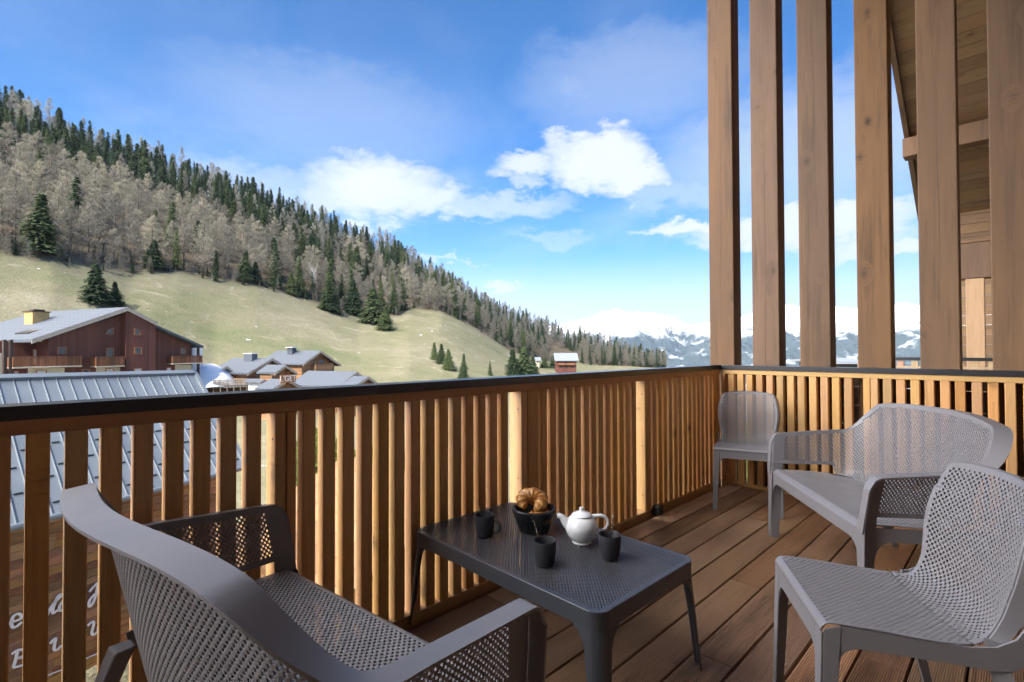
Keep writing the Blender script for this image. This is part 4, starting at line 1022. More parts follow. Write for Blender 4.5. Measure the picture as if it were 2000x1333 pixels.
if rest:
    VV, FF, MI = [], [], []; base = 0
    for r, px_, q, kind, h, t in rest:
        mt, mc = random.choice({'spruce': SP, 'larch': LA, 'grey': LG}[kind]); n_ = len(mc.vertices); co = np.empty(n_*3); mc.vertices.foreach_get('co', co); co = co.reshape(-1, 3)*(h/15)
        an = random.uniform(0, 6.28); ca, sa = math.cos(an), math.sin(an); co = np.stack([co[:, 0]*ca-co[:, 1]*sa+q.x, co[:, 0]*sa+co[:, 1]*ca+q.y, co[:, 2]+terr(px_, r)-.3], 1)
        f = np.empty(len(mc.polygons)*3, np.int32); mc.polygons.foreach_get('vertices', f); VV.append(co); FF.append(f+base); base += n_
        MI.append(np.full(len(mc.polygons), {'spruce': 0, 'larch': 1, 'grey': 2}[kind], np.int32))
    VV = np.concatenate(VV); FF = np.concatenate(FF); MI = np.concatenate(MI); me = bpy.data.meshes.new('far_wood')
    me.vertices.add(len(VV)); me.vertices.foreach_set('co', VV.astype(np.float32).ravel()); me.loops.add(len(FF)); me.loops.foreach_set('vertex_index', FF)
    me.polygons.add(len(FF)//3); me.polygons.foreach_set('loop_start', np.arange(len(FF)//3, dtype=np.int32)*3); me.polygons.foreach_set('material_index', MI); me.update(calc_edges=True)
    o = link('far_wood', me, [M['spruce'], M['larch'], M['larchg']]); tag(o, 'mass of smaller trees filling the hillside wood up to the crest', 'wood', kind='stuff')
# white birch at the wood edge
M['birch'] = plain('birch_bark', (.60, .57, .52), .8, 0, .15, 2)
t = empty('birch_tree', (0, 0, 0), 0, 'pale bare birch with a forked white trunk at the wood edge', 'birch')
r = r_for_y(612, 578); q = P_at(612, 578, r); t.location = (q.x, q.y, terr(612, r)); mb = MB(); rg = random.Random(5)
mb.tube([(0, 0, -.5), (0, 0, 4), (.1, 0, 8)], [.22, .17, .1], 6); mb.build('trunk', M['birch'], t); mb = MB()
for k in range(26):
    h = rg.uniform(3, 8); a_ = rg.uniform(0, 6.28); L_ = rg.uniform(1.2, 3.2); mb.tube([(0, 0, h), (math.cos(a_)*L_*.4, math.sin(a_)*L_*.4, h+L_*.8), (math.cos(a_)*L_*.6, math.sin(a_)*L_*.6, h+L_*1.5)], [.09, .05, .015], 4)
mb.build('crown', M['birch'], t)

# ================================================================= BUILDINGS
def roofmat(name, col, row=.33, colw=.5, rough=.5):
    m, nt, b = newmat(name); v = _n(nt, 'ShaderNodeTexCoord').outputs['Object']; sx = _n(nt, 'ShaderNodeSeparateXYZ'); nt.links.new(v, sx.inputs[0])
    a = mathn(nt, 'FRACT', mathn(nt, 'DIVIDE', sx.outputs[0], row)); c_ = mathn(nt, 'FRACT', mathn(nt, 'DIVIDE', sx.outputs[1], colw))
    e1 = mathn(nt, 'LESS_THAN', a, .22); e2 = mathn(nt, 'LESS_THAN', c_, .45); n = noise_tex(nt, v, 3, 4); n9 = noise_tex(nt, v, .5, 4)
    c = ramp(nt, n, [(.3, sc(col, .88)), (.7, sc(col, 1.1))]); c = mixc(nt, mathn(nt, 'MULTIPLY', n9, .3), c, sc(col, 1.5)); c = mixc(nt, mathn(nt, 'MULTIPLY', mathn(nt, 'MULTIPLY', e1, e2), .62), c, sc(col, .22))
    nt.links.new(c, b.inputs['Base Color']); b.inputs['Roughness'].default_value = rough; b.inputs['Metallic'].default_value = .0
    bump(nt, b, a, .5, .05); return m
M['slate'] = roofmat('slate_grey_roof', (.085, .095, .112), .5, .5, .75); M['slate2'] = roofmat('blue_grey_tiles', (.080, .092, .110), .9, .9, .8)
def board(name, c, w=.18, axis=0, rough=.75, dk=.55):
    m, nt, b = newmat(name); v = _n(nt, 'ShaderNodeTexCoord').outputs['Object']; sx = _n(nt, 'ShaderNodeSeparateXYZ'); nt.links.new(v, sx.inputs[0])
    q = mathn(nt, 'DIVIDE', sx.outputs[axis], w); f = mathn(nt, 'FRACT', q); idx = mathn(nt, 'FLOOR', q)
    wn = _n(nt, 'ShaderNodeTexWhiteNoise', noise_dimensions='1D'); nt.links.new(idx, wn.inputs['W'])
    n = noise_tex(nt, v, 1.4, 5, .7); g = mathn(nt, 'ADD', mathn(nt, 'MULTIPLY', wn.outputs['Value'], .6), mathn(nt, 'MULTIPLY', n, .5))
    c_ = ramp(nt, g, [(.2, sc(c, dk)), (.55, c), (.9, sc(c, 1.3))]); c_ = mixc(nt, mathn(nt, 'MULTIPLY', mathn(nt, 'LESS_THAN', f, .07), .6), c_, sc(c, .2))
    nt.links.new(c_, b.inputs['Base Color']); b.inputs['Roughness'].default_value = rough; return m
M['redwood'] = board('red_brown_boards', (.135, .042, .024), .32, 0, .7, .72); M['chwood'] = board('chalet_boards', (.33, .17, .075), .28, 2); M['palewood'] = board('weathered_grey_boards', (.33, .29, .24), .16, 0)
M['railwood'] = board('balcony_boards', (.24, .095, .04), .22, 0); M['trim'] = plain('pale_fascia', (.42, .35, .28), .7, 0, .1, 2); M['dkwood'] = plain('dark_wood', (.055, .032, .022), .7, 0, .2, 4)
M['cream'] = plain('cream_wall', (.62, .54, .40), .85, 0, .05, 3); M['glass'] = plain('window_glass', (.03, .035, .04), .08, 0, .1, 1, spec=.7); M['orange'] = plain('varnished_frame', (.38, .15, .045), .5, 0, .15, 3)
M['curtain'] = plain('white_curtain', (.62, .62, .64), .8, 0, .05, 2); M['whitew'] = plain('white_wall', (.72, .71, .69), .85, 0, .04, 2)
M['yellowm'] = plain('yellow_render', (.52, .33, .12), .8, 0, .05, 3)
class Bld:
    def __init__(s, name, px, py, depth, label, cat='building', group=None):
        s.P = at(px, py, depth); s.P0 = Vector((s.P.x, s.P.y, 0)); s.root = empty(name, s.P0, RZG, label, cat, group)
    def f(s, px, py, off=0.):   # pixel on the facade plane shifted by off behind it -> local (x, z)
        P = s.P0+H*off; p = onplane(px, py, P, H); return (p-s.P0).dot(G), p.z
    def y_for(s, px, x, z):     # how far behind the facade a point at local x, height z appears at column px
        lo, hi = 0, 60
        for _ in range(40):
            m_ = (lo+hi)/2; p = s.P0+G*x+H*m_; p.z = z; d = p-CAM; X = 1000+FPX*d.dot(rt)/d.dot(fw)
            if X > px: lo = m_
            else: hi = m_
        return lo
    def roof(s, ap, le, ri, front=.9, end=None, length=10, th=.28, mat='slate', hip=0, name='roof', parent=None, trim=True):
        a = s.f(*ap, -front); l = s.f(*le, -front); r = s.f(*ri, -front)
        if end: length = s.y_for(end, a[0], a[1])
        mb = MB(); y0, y1 = -front, length
        for (e_, sg) in ((l, -1), (r, 1)):
            mb.hexa([(a[0], y0, a[1]-th), (e_[0], y0, e_[1]-th), (e_[0], y1+hip, e_[1]-th), (a[0], y1, a[1]-th)], [(a[0], y0, a[1]), (e_[0], y0, e_[1]), (e_[0], y1+hip, e_[1]), (a[0], y1, a[1])])
        o = mb.build(name, M[mat], parent or s.root)
        if trim:
            mb = MB()
            for e_ in (l, r): mb.hexa([(a[0], y0-.04, a[1]-th-.18), (e_[0], y0-.04, e_[1]-th-.18), (e_[0], y0+.06, e_[1]-th-.18), (a[0], y0+.06, a[1]-th-.18)], [(a[0], y0-.04, a[1]-.05), (e_[0], y0-.04, e_[1]-.05), (e_[0], y0+.06, e_[1]-.05), (a[0], y0+.06, a[1]-.05)])
            mb.build('fascia', M['trim'], o)
        return a, l, r, length, o
    def wall(s, pts, off, depth, mat, name='wall', parent=None):
        q = [s.f(px, py, off) for px, py in pts]; return MB().prism([(x, off, z) for x, z in q], (0, depth, 0)).build(name, M[mat], parent or s.root)
    def window(s, x0, y0, x1, y1, off, curtain=False, arch=0, lo=-.06):
        (a, t_), (c, b_) = s.f(x0, y0, off), s.f(x1, y1, off); fr = .09; q = [(a, b_), (c, b_), (c, t_), (a, t_)]
        if arch:
            n_ = 7; w, h = c-a, t_-b_
            if arch > 0: q = [(a, b_), (c, b_)]+[(c-w*math.sin(k/n_*math.pi/2), b_+h*math.cos(k/n_*math.pi/2)) for k in range(n_+1)][::1] if False else [(a, b_), (c, b_), (c, t_)]+[(c-w*math.sin(k/n_*math.pi/2), b_+h*math.cos(k/n_*math.pi/2)) for k in range(1, n_)]
            else: q = [(c, b_), (a, b_), (a, t_)]+[(a+w*math.sin(k/n_*math.pi/2), b_+h*math.cos(k/n_*math.pi/2)) for k in range(1, n_)]
        ctr = (sum(u[0] for u in q)/len(q), sum(u[1] for u in q)/len(q)); inn = [(ctr[0]+(u[0]-ctr[0])*.80, ctr[1]+(u[1]-ctr[1])*.86) for u in q]
        mb = MB(); n_ = len(q); vs = [(u[0], off-.06, u[1]) for u in q]+[(u[0], off-.06, u[1]) for u in inn]+[(u[0], off+.02, u[1]) for u in q]+[(u[0], off+.02, u[1]) for u in inn]
        fs = []
        for k in range(n_): kk = (k+1) % n_; fs += [(k, kk, n_+kk, n_+k), (k, 2*n_+k, 2*n_+kk, kk), (n_+k, n_+kk, 3*n_+kk, 3*n_+k)]
        mb.add(vs, fs); o = mb.build('window', M['orange'], s.root)
        mb = MB(); mb.add([(u[0], off-.012, u[1]) for u in inn], [tuple(range(n_))]); mb.build('pane', M['curtain' if curtain else 'glass'], o)
    def balcony(s, x0, x1, yt, yb, off, depth=1.3, slab=.16, mat='railwood', slabm='cream', ysl=None):
        (a, t_), (c, b_) = s.f(x0, yt, off-depth), s.f(x1, yb, off-depth); mb = MB().box((a, off-depth, b_-slab), (c, off, b_-.02)); o = mb.build('balcony', M[slabm], s.root)
        mb = MB(); n_ = int((c-a)/.16)
        for k in range(n_): x = a+k*(c-a)/n_; mb.box((x, off-depth, b_), (x+.12, off-depth+.04, t_-.06))
        for x in (a, c-.05): mb.box((x, off-depth+.05, b_), (x+.04, off, t_-.07))
        mb.box((a-.03, off-depth-.03, t_-.058), (c+.03, off-depth+.07, t_)); mb.build('balustrade', M[mat], o)

# --- big red-brown building on the left
b = Bld('apartment_house', 215, 714, 66, 'large red-brown timber clad building with a grey tiled roof on the left')
a, l, r_, ln, ro = b.roof((250, 600), (62, 663), (308, 630), front=1.3, end=80, th=.34, mat='slate2', hip=5)
# lower right wing of the roof
a2, l2 = b.f(303, 634, -1.2), b.f(398, 676, -1.2)
mb = MB(); mb.hexa([(a2[0], -1.2, a2[1]-.3), (l2[0], -1.2, l2[1]-.3), (l2[0], 16, l2[1]-.3), (a2[0], 16, a2[1]-.3)], [(a2[0], -1.2, a2[1]), (l2[0], -1.2, l2[1]), (l2[0], 16, l2[1]), (a2[0], 16, a2[1])]); mb.build('roof', M['slate2'], b.root)
b.wall([(95, 800), (95, 662), (130, 650), (245, 612), (312, 643), (374, 672), (374, 800)], 0, 14, 'redwood')
b.wall([(-200, 800), (-200, 672), (94, 664), (94, 800)], 2.6, 10, 'redwood')
b.wall([(246, 800), (246, 610), (251, 607), (303, 634), (303, 800)], -1.1, 1.08, 'redwood', 'bay')
for (x0, y0, x1, y1) in ((55, 719, 126, 800), (188, 718, 235, 800), (342, 713, 374.5, 800)): b.wall([(x0, y1), (x0, y0), (x1, y0), (x1, y1)], -.07, .06, 'cream', 'cream_panel')
b.wall([(-60, 800), (-60, 690), (4, 690), (4, 800)], 2.45, .1, 'cream', 'cream_panel')
b.wall([(64, 667), (64, 662), (94, 662), (94, 669)], 1.3, .2, 'cream', 'cream_panel')
b.wall([(375.5, 800), (375.5, 678), (396, 680), (396, 800)], 1.4, 8, 'whitew', 'side_wall')
for (x0, x1) in ((7, 13), (20, 26)): b.wall([(x0, 800), (x0, 664), (x1, 664), (x1, 800)], -1.0, .35, 'dkwood', 'column')
b.wall([(387, 800), (387, 679), (390, 679), (390, 800)], -1.0, .3, 'dkwood', 'column')
for w in ((112, 678, 130, 692, 0, 0, 0), (207, 680, 222, 699, 0, 0, 0), (352, 680, 363, 692, 0, 0, 0), (160, 722, 175, 738, 0, 0, 0), (206, 720, 222, 738, -.075, 1, 0), (325, 718, 334, 738, 0, 1, 0), (70, 723, 91, 742, -.075, 1, 0), (207, 640, 222, 654, 0, 0, 1)): b.window(*w[:4], w[4], curtain=w[5], arch=w[6])
b.window(262, 679, 277, 692, -1.1); b.window(262, 720, 277, 738, -1.1, curtain=True); b.window(262, 641, 275, 655, -1.1, arch=-1)
b.window(64, 682, 80, 712, 2.6, curtain=True); b.window(27, 725, 36, 742, 2.6, curtain=True)
b.balcony(26, 160, 697, 714, 0, 1.2); b.balcony(188, 244, 697, 714, 0, 1.2); b.balcony(338, 396, 695.5, 708.5, 0, 1.2)
MB()
q = b.f(72, 627); yc = 7.0
def on_roof(bl, ap, le, px, t):   # helper: local point on left slope
    return (ap[0]+(le[0]-ap[0])*t, ap[1]+(le[1]-ap[1])*t)
xx, zz = on_roof(b, a, l, 0, .42); yy = b.y_for(72, xx, zz+.6)
MB().box((xx-.9, yy-1, zz-1), (xx+.9, yy+1, zz+1.25)).build('chimney', M['yellowm'], ro)
MB().box((xx-1.05, yy-1.15, zz+1.25), (xx+1.05, yy+1.15, zz+1.35)).box((xx-.6, yy-.6, zz+1.35), (xx+.6, yy+.6, zz+1.6)).build('chimney_cap', M['dkwood'], ro)
xx, zz = on_roof(b, a, l, 0, .72); yy = b.y_for(66, xx, zz)
MB().hexa([(xx-1.2, yy-1.4, zz-.55), (xx+1.2, yy-1.4, zz+.25), (xx+1.2, yy+1.4, zz+.25), (xx-1.2, yy+1.4, zz-.55)], [(xx-1.2, yy-1.4, zz-.40), (xx+1.2, yy-1.4, zz+.42), (xx+1.2, yy+1.4, zz+.42), (xx-1.2, yy+1.4, zz-.40)]).build('skylight', M['cap'], ro)

# --- chalets
def chalet(name, label, depth, ap, le, ri, end, wallm='chwood', wx=None, group='wooden chalets by the meadow', base=775, front=1.0, th=.25, wins=(), mat='slate'):
    c = Bld(name, ap[0], ap[1], depth, label, 'chalet', group); a, l, r, ln, ro = c.roof(ap, le, ri, front=front, end=end, th=th, mat=mat)
    x0 = l[0]+(a[0]-l[0])*.16; x1 = r[0]-(r[0]-a[0])*.16; s_ = lambda x: (a[1]-th-.02-(a[1]-l[1])*(a[0]-x)/(a[0]-l[0])) if x < a[0] else (a[1]-th-.02-(a[1]-r[1])*(x-a[0])/(r[0]-a[0]))
    zb_ = -9.0
    MB().prism([(x0, 0, zb_), (x0, 0, s_(x0)), (a[0], 0, a[1]-th-.02), (x1, 0, s_(x1)), (x1, 0, zb_)], (0, ln-.4, 0)).build('wall', M[wallm], c.root)
    # purlin ends, braces and log ends in the gable
    mb = MB()
    for t_ in (.12, .5, .9):
        for e_ in (l, r):
            x = a[0]+(e_[0]-a[0])*t_; z = a[1]+(e_[1]-a[1])*t_-th-.03; mb.box((x-.12, -front+.12, z-.28), (x+.12, .02, z-.01))
    mb.build('purlin', M['chwood'], c.root)
    for w in wins: c.window(*w[:4], w[4] if len(w) > 4 else 0)
    return c, a, l, r, ln, ro
c1, a, l, r, ln, ro = chalet('chalet', 'wooden chalet with a ridge chimney and wide deck, leftmost of the group', 86, (532, 700), (484, 729), (549, 710), 456, wins=((500, 731, 508, 741),))
xx, zz = a[0]-.6, a[1]; yy = c1.y_for(492, xx, zz)
MB().box((xx-.6, yy-.7, zz-1.2), (xx+.5, yy+1.2, zz+.7)).build('chimney', M['slate'], ro); MB().box((xx-.7, yy-.8, zz+.7), (xx+.6, yy+1.3, zz+.82)).build('chimney_cap', M['whitew'], ro)
g = Bld('x', 443, 716, 84, None); bpy.data.objects.remove(g.root)
g.root = c1.root; off = (g.P0-c1.P0); g.P0 = c1.P0+H*off.dot(H)   # small front gable of the same chalet, in its own plane
gy = off.dot(H); 
def sub_gable(c, ap, le, ri, gy, length, base=-9):
    A_, L_, R__ = c.f(*ap, gy-.9), c.f(*le, gy-.9), c.f(*ri, gy-.9); mb = MB()
    for e_ in (L_, R__): mb.hexa([(A_[0], gy-.9, A_[1]-.24), (e_[0], gy-.9, e_[1]-.24), (e_[0], gy+length, e_[1]-.24), (A_[0], gy+length, A_[1]-.24)], [(A_[0], gy-.9, A_[1]), (e_[0], gy-.9, e_[1]), (e_[0], gy+length, e_[1]), (A_[0], gy+length, A_[1])])
    o = mb.build('gable_roof', M['slate'], c.root); mb = MB()
    for e_ in (L_, R__): mb.hexa([(A_[0], gy-.94, A_[1]-.42), (e_[0], gy-.94, e_[1]-.42), (e_[0], gy-.84, e_[1]-.42), (A_[0], gy-.84, A_[1]-.42)], [(A_[0], gy-.94, A_[1]-.05), (e_[0], gy-.94, e_[1]-.05), (e_[0], gy-.84, e_[1]-.05), (A_[0], gy-.84, A_[1]-.05)])
    mb.build('fascia', M['trim'], o)
    x0, x1 = L_[0]*.86+A_[0]*.14, R__[0]*.86+A_[0]*.14; zz = L_[1]*.86+A_[1]*.14-.26
    MB().prism([(x0, gy, base), (x0, gy, zz), (A_[0], gy, A_[1]-.26), (x1, gy, zz), (x1, gy, base)], (0, length-.5, 0)).build('wall', M['chwood'], c.root)
sub_gable(c1, (443, 715), (424, 729), (463, 731), 4.0, 6)
c1.window(449, 732, 456, 743, 4.0, curtain=True); c1.window(458, 733, 463, 743, 4.0, curtain=True)
# deck in front of it
A_, B_ = c1.f(417, 741.5, 1.2), c1.f(518, 752, -3.2)
p0 = at(417, 742, 78); p1 = at(520, 742, 82)
t = empty('timber_terrace', (p0.x, p0.y, 0), math.atan2(p1.y-p0.y, p1.x-p0.x), 'weathered grey timber terrace in front of the leftmost chalet', 'terrace'); L_ = (p1-p0).length
mb = MB()
for k in range(4): mb.box((0, 0, p0.z-.95+k*.24), (L_, .05, p0.z-.78+k*.24))
for k in range(9): mb.box((k*L_/8-.05, .055, p0.z-4), (k*L_/8+.05, .15, p0.z+.02))
mb.build('balustrade', M['palewood'], t); MB().box((0, .16, p0.z-1.3), (L_, 5, p0.z-1.02)).build('platform', M['palewood'], t)
c2_, a, l, r, ln, ro = chalet('chalet', 'topmost wooden chalet with a white capped chimney on its grey roof', 95, (627, 685), (592, 711), (667, 713), 541, wins=((622, 703, 634, 712), (640, 700, 650, 709)))
xx, zz = a[0]-.8, a[1]-.2; yy = c2_.y_for(571, xx, zz); MB().box((xx-.6, yy-.6, zz-1), (xx+.4, yy+.6, zz+.7)).build('chimney', M['slate'], ro); MB().box((xx-.9, yy-.9, zz+.7), (xx+.7, yy+.9, zz+.85)).build('chimney_cap', M['whitew'], ro)
c2_.balcony(617, 650, 712, 721, 0, 1.2, mat='chwood', slabm='chwood')
c3, a, l, r, ln, ro = chalet('chalet', 'small low wooden chalet between the leftmost and the topmost one', 82, (558, 713), (537, 728), (581, 728), 522, wins=((541, 730, 547, 738),))
c4, a, l, r, ln, ro = chalet('chalet', 'lower chalet of which mostly the broad grey roof shows above the handrail', 74, (697, 726), (662, 755), (709, 735), 602)
c5, a, l, r, ln, ro = chalet('chalet', 'rightmost small gable of the chalet group just above the handrail', 71, (720, 735), (692, 755), (745, 754), 690, th=.2)
c6, a, l, r, ln, ro = chalet('chalet', 'low wooden gable house carrying a small lettered signboard', 68, (562, 741), (532, 760), (598, 760), 528, th=.2)
# signboard
x0, z1 = c6.f(547, 733.5, -1.2); x1, z0 = c6.f(577, 746.5, -1.2)
t = empty('signboard', c6.P0, RZG, 'small brown signboard with white letters on the low gable house', 'sign')
MB().box((x0, -1.25, z0), (x1, -1.15, z1)).build('board', M['orange'], t)
def text_mesh(txt, size, mat, parent, name, loc, rot):
    cu = bpy.data.curves.new(name, 'FONT'); cu.body = txt; cu.size = size; cu.extrude = .01; cu.align_x = 'CENTER'; cu.align_y = 'CENTER'
    o = bpy.data.objects.new(name, cu); COL.objects.link(o); dg = bpy.context.evaluated_depsgraph_get(); me = bpy.data.meshes.new_from_object(o.evaluated_get(dg)); bpy.data.objects.remove(o)
    me.materials.clear(); o = link(name, me, mat, parent, loc); o.rotation_euler = rot; return o
M['sign_white'] = plain('white_lettering', (.8, .8, .8), .6, 0, .02, 3)
text_mesh("L'GET", (z1-z0)*1.05, M['sign_white'], t, 'lettering', ((x0+x1)/2, -1.27, (z0+z1)/2), (R(90), 0, 0))
# small pale hut and snow bank
h_ = Bld('hut', 520, 750, 70, 'small pale hut with a pointed grey roof beside the lettered gable house', 'hut'); h_.roof((517, 741), (508, 747), (529, 748), front=.3, length=3, th=.12); h_.wall([(511, 775), (511, 747), (517, 743), (527, 748), (527, 775)], 0, 2.5, 'whitew')
def mound(name, px, y, depth, rx, ry, h, label=None, cat=None, kind=None):
    c = at(px, y, depth); V = []; F = []; n_, m_ = 36, 12
    for j in range(m_+1):
        for k in range(n_):
            q = j/m_; a_ = 2*math.pi*k/n_; rr = q*(1+.22*mnoise.noise(Vector((math.cos(a_)*1.3, math.sin(a_)*1.3, px))))
            V.append((rx*rr*math.cos(a_), ry*rr*math.sin(a_), h*(1-q*q)**1.0+.12*h*mnoise.noise(Vector((rr*3*math.cos(a_), rr*3*math.sin(a_), px)))-.15*h))
    for j in range(m_):
        for k in range(n_): F.append((j*n_+k, j*n_+(k+1) % n_, (j+1)*n_+(k+1) % n_, (j+1)*n_+k))
    me = bpy.data.meshes.new(name); me.from_pydata(V, [], F); me.shade_smooth(); o = link(name, me, M['snow'], None, c); tag(o, label, cat, kind=kind); return o
M['snow'] = plain('old_snow', (.76, .77, .80), .7, 0, .04, 1.5, bmp=.3)
mound('snow_bank', 405, 748, 80, 3.2, 5, 3.4, 'bank of old snow between the brown building and the leftmost chalet', 'snow bank')
# distant chalet and white roof
c7, a, l, r, ln, ro = chalet('chalet', 'distant small wooden chalet with a pale roof at the foot of the wood', 205, (1116, 690), (1104, 705), (1131, 704), 1084, group=None, th=.3, wallm='redwood', wins=((1108, 706, 1114, 711),)) if False else (None,)*6
def far_hut(name, px0, px1, yt, ye, yb, depth, label, wallm):
    P = at((px0+px1)/2, ye, depth); d = (at(px1, ye, depth)-at(px0, ye, depth)); L_ = d.length; ang = math.atan2(d.y, d.x)
    t = empty(name, (P.x, P.y, 0), ang, label, 'chalet'); zt_, ze, zb_ = at(px0, yt, depth+4).z, P.z, at(px0, yb, depth).z
    MB().prism([(-L_/2, -.8, ze), (-L_/2, 4, zt_), (-L_/2, 9, ze), (-L_/2, 9, ze-.3), (-L_/2, 4, zt_-.3), (-L_/2, -.8, ze-.3)], (L_, 0, 0)).build('roof', M['pale_roof'], t)
    MB().prism([(-L_/2+.8, 0, zb_-6), (-L_/2+.8, 0, ze-.05), (-L_/2+.8, 4, zt_-.35), (-L_/2+.8, 8.2, ze-.05), (-L_/2+.8, 8.2, zb_-6)], (L_-1.6, 0, 0)).build('wall', M[wallm], t)
    if L_ > 6:
        MB().box((-L_/2+1.2, -1.0, ze-1.75), (L_/2-1.4, -.9, ze-1.0)).box((-L_/2+1.2, -.9, ze-1.8), (L_/2-1.4, 0, ze-1.7)).build('balcony', M['railwood'], t)
        for k in range(3): MB().box((-L_/2+2+k*2.2, -.04, ze-2.9), (-L_/2+2.8+k*2.2, .02, ze-2.1)).build('window', M['glass'], t)
M['pale_roof'] = plain('pale_metal_roof', (.24, .255, .275), .5, 0, .05, 1)
far_hut('chalet', 1083, 1130, 690, 704, 717, 190, 'distant wooden chalet with a pale roof at the foot of the wood', 'redwood')
far_hut('shed', 1044, 1057, 698, 704, 712, 200, 'tiny white roofed shed left of the distant chalet', 'cream')
# snow covered roof seen between the tall posts
far_hut('lodge', 1625, 1690, 699, 706, 722, 60, 'snow covered roof of a lodge seen low between the tall posts', 'dkwood')

# --- grey standing seam roof building below on the left, with the lettered timber wall
ze = -3.0; E0 = onplane(21, 1028, Vector((0, 0, ze)), Vector((0, 0, 1))); E1 = onplane(477, 911, Vector((0, 0, ze)), Vector((0, 0, 1)))
e_ = (E1-E0).normalized(); nn = Vector((-e_.y, e_.x, 0)); sl_ = R(24); us = nn*math.cos(sl_)+Vector((0, 0, 1))*math.sin(sl_); Np = e_.cross(us).normalized()
rootp = E1.copy(); mrb = empty('metal_roof_building', rootp, 0, 'low building with a pale grey standing seam metal roof just below the balcony', 'building')
R0 = onplane(0, 741, E0, Np)-rootp; R1 = onplane(378, 730, E0, Np)-rootp; Q1 = E1-rootp; Q0 = (E0-e_*10)-rootp; R0 = R0+(R0-R1).normalized()*12
def roof_mat():
    m, nt, b_ = newmat('zinc_sheet'); v = _n(nt, 'ShaderNodeTexCoord').outputs['Object']; n1 = noise_tex(nt, v, .6, 5, .6); n2 = noise_tex(nt, v, 8, 4)
    ri_ = _n(nt, 'ShaderNodeNewGeometry').outputs['Random Per Island']
    c = ramp(nt, mathn(nt, 'ADD', mathn(nt, 'MULTIPLY', n1, .7), mathn(nt, 'MULTIPLY', ri_, .3)), [(.3, (.150, .168, .180)), (.7, (.195, .215, .228))]); nt.links.new(c, b_.inputs['Base Color']); b_.inputs['Roughness'].default_value = .42; b_.inputs['Metallic'].default_value = .25
    bump(nt, b_, n2, .05, .01); return m
M['zinc'] = roof_mat(); M['guard'] = plain('grey_guard', (.07, .08, .09), .5)
up_n = Np if Np.z > 0 else -Np
npan = 46; mb = MB(); sb = MB(); Ltot = (Q1-Q0).length
for k in range(npan):
    t0, t1 = k/npan, (k+1)/npan-.0006
    a0, a1 = Q1.lerp(Q0, t0), Q1.lerp(Q0, t1); c0, c1_ = R1.lerp(R0, t0), R1.lerp(R0, t1)
    mb.hexa([a0-up_n*.06, a1-up_n*.06, c1_-up_n*.06, c0-up_n*.06], [a0, a1, c1_, c0])
    w = (a1-a0).normalized()*.014
    sb.hexa([a0-w, a0+w, c0+w, c0-w], [a0-w*.6+up_n*.045, a0+w*.6+up_n*.045, c0+w*.6+up_n*.045, c0-w*.6+up_n*.045])
sb_roof = mb
mb = sb_roof
for j in range(4):
    for k in range(npan):
        t0 = (k+.5)/npan; f_ = .06+.15*j+(k*7 % 5)*.022; a0 = Q1.lerp(Q0, t0); c0 = R1.lerp(R0, t0); p = a0.lerp(c0, f_); w = (Q0-Q1).normalized()*.10
        mb.hexa([p-w, p+w, p+w+us*.03, p-w+us*.03], [p-w+up_n*.05, p+w+up_n*.05, p+w+us*.03+up_n*.05, p-w+us*.03+up_n*.05], 1)
ro = mb.build('roof', [M['zinc'], M['guard']], mrb); sb.build('seam', M['zinc'], ro)
wv = up_n*.12
MB().hexa([R1-us*.15, R0-us*.15, R0+us*.15, R1+us*.15], [R1-us*.15+wv, R0-us*.15+wv, R0+us*.15+wv, R1+us*.15+wv]).build('ridge_cap', M['zinc'], ro)
# verge strip, snow hooks
vdir = (R1-Q1).normalized(); MB().hexa([Q1-us*.05, Q1+e_*.16-us*.05, R1+e_*.16, R1], [Q1+up_n*.08, Q1+e_*.16+up_n*.08, R1+e_*.16+up_n*.08, R1+up_n*.08]).build('verge', M['zinc'], ro)
mb = MB()
mb = MB(); gp = [Q1+e_*.1-nn*.06+Vector((0, 0, -.04)), Q0-nn*.06+Vector((0, 0, -.04))]; mb.tube(gp, .085, 10); mb.build('gutter', M['zinc'], mrb, smooth=True)
WP = E0+nn*.45; W0_ = (WP-rootp)
lw = wood('old_timber_wall', (.30, .15, .065), axis=0, dark=.4, rough=.7, var=.35, grain=9, knots=.8, rnd='island', bumps=.6, wear=((.10, .055, .035), .6))
wroot_ang = math.atan2(e_.y, e_.x)
tw = bpy.data.objects.new('timber_wall', None); 
mbw = MB(); zl = ze-.1; kk = 0
def on_wall(px, py): p = onplane(px, py, WP, nn); return (p-WP).dot(e_), p.z
zbot = on_wall(177, 1305)[1]
Lr = (E1-E0).length-.4
while zl > zbot+.02:
    hgt = random.uniform(.17, .26); x = -10.
    while x < Lr:
        L_ = random.uniform(2.5, 5); mbw.box((x+.004, 0, max(zbot, zl-hgt+.01)), (min(Lr, x+L_)-.004, .06+random.uniform(0, .02), zl)); x += L_
    zl -= hgt
o = mbw.build('timber_wall', lw, mrb, bevel=.006); o.location = WP-rootp-Vector((0, 0, WP.z-rootp.z)) - Vector((0, 0, rootp.z)); o.rotation_euler = (0, 0, wroot_ang)
# boards run along local x, front face at local -y side: shift so faces look towards the balcony
MB().box((-10, -.02, -12), (Lr+.05, 5.5, zbot)).build('plinth', M['whitew'], mrb); pl_ = mrb.children[-1]; pl_.location = o.location; pl_.rotation_euler = o.rotation_euler
MB().prism([(Lr-.03, .07, zbot), (Lr-.03, .07, ze-.12), (Lr-.03, 5.4, ze+2.2), (Lr-.03, 5.4, zbot)], (-9, 0, 0)).build('side_wall', M['chwood'], mrb); pl_ = mrb.children[-1]; pl_.location = o.location; pl_.rotation_euler = o.rotation_euler
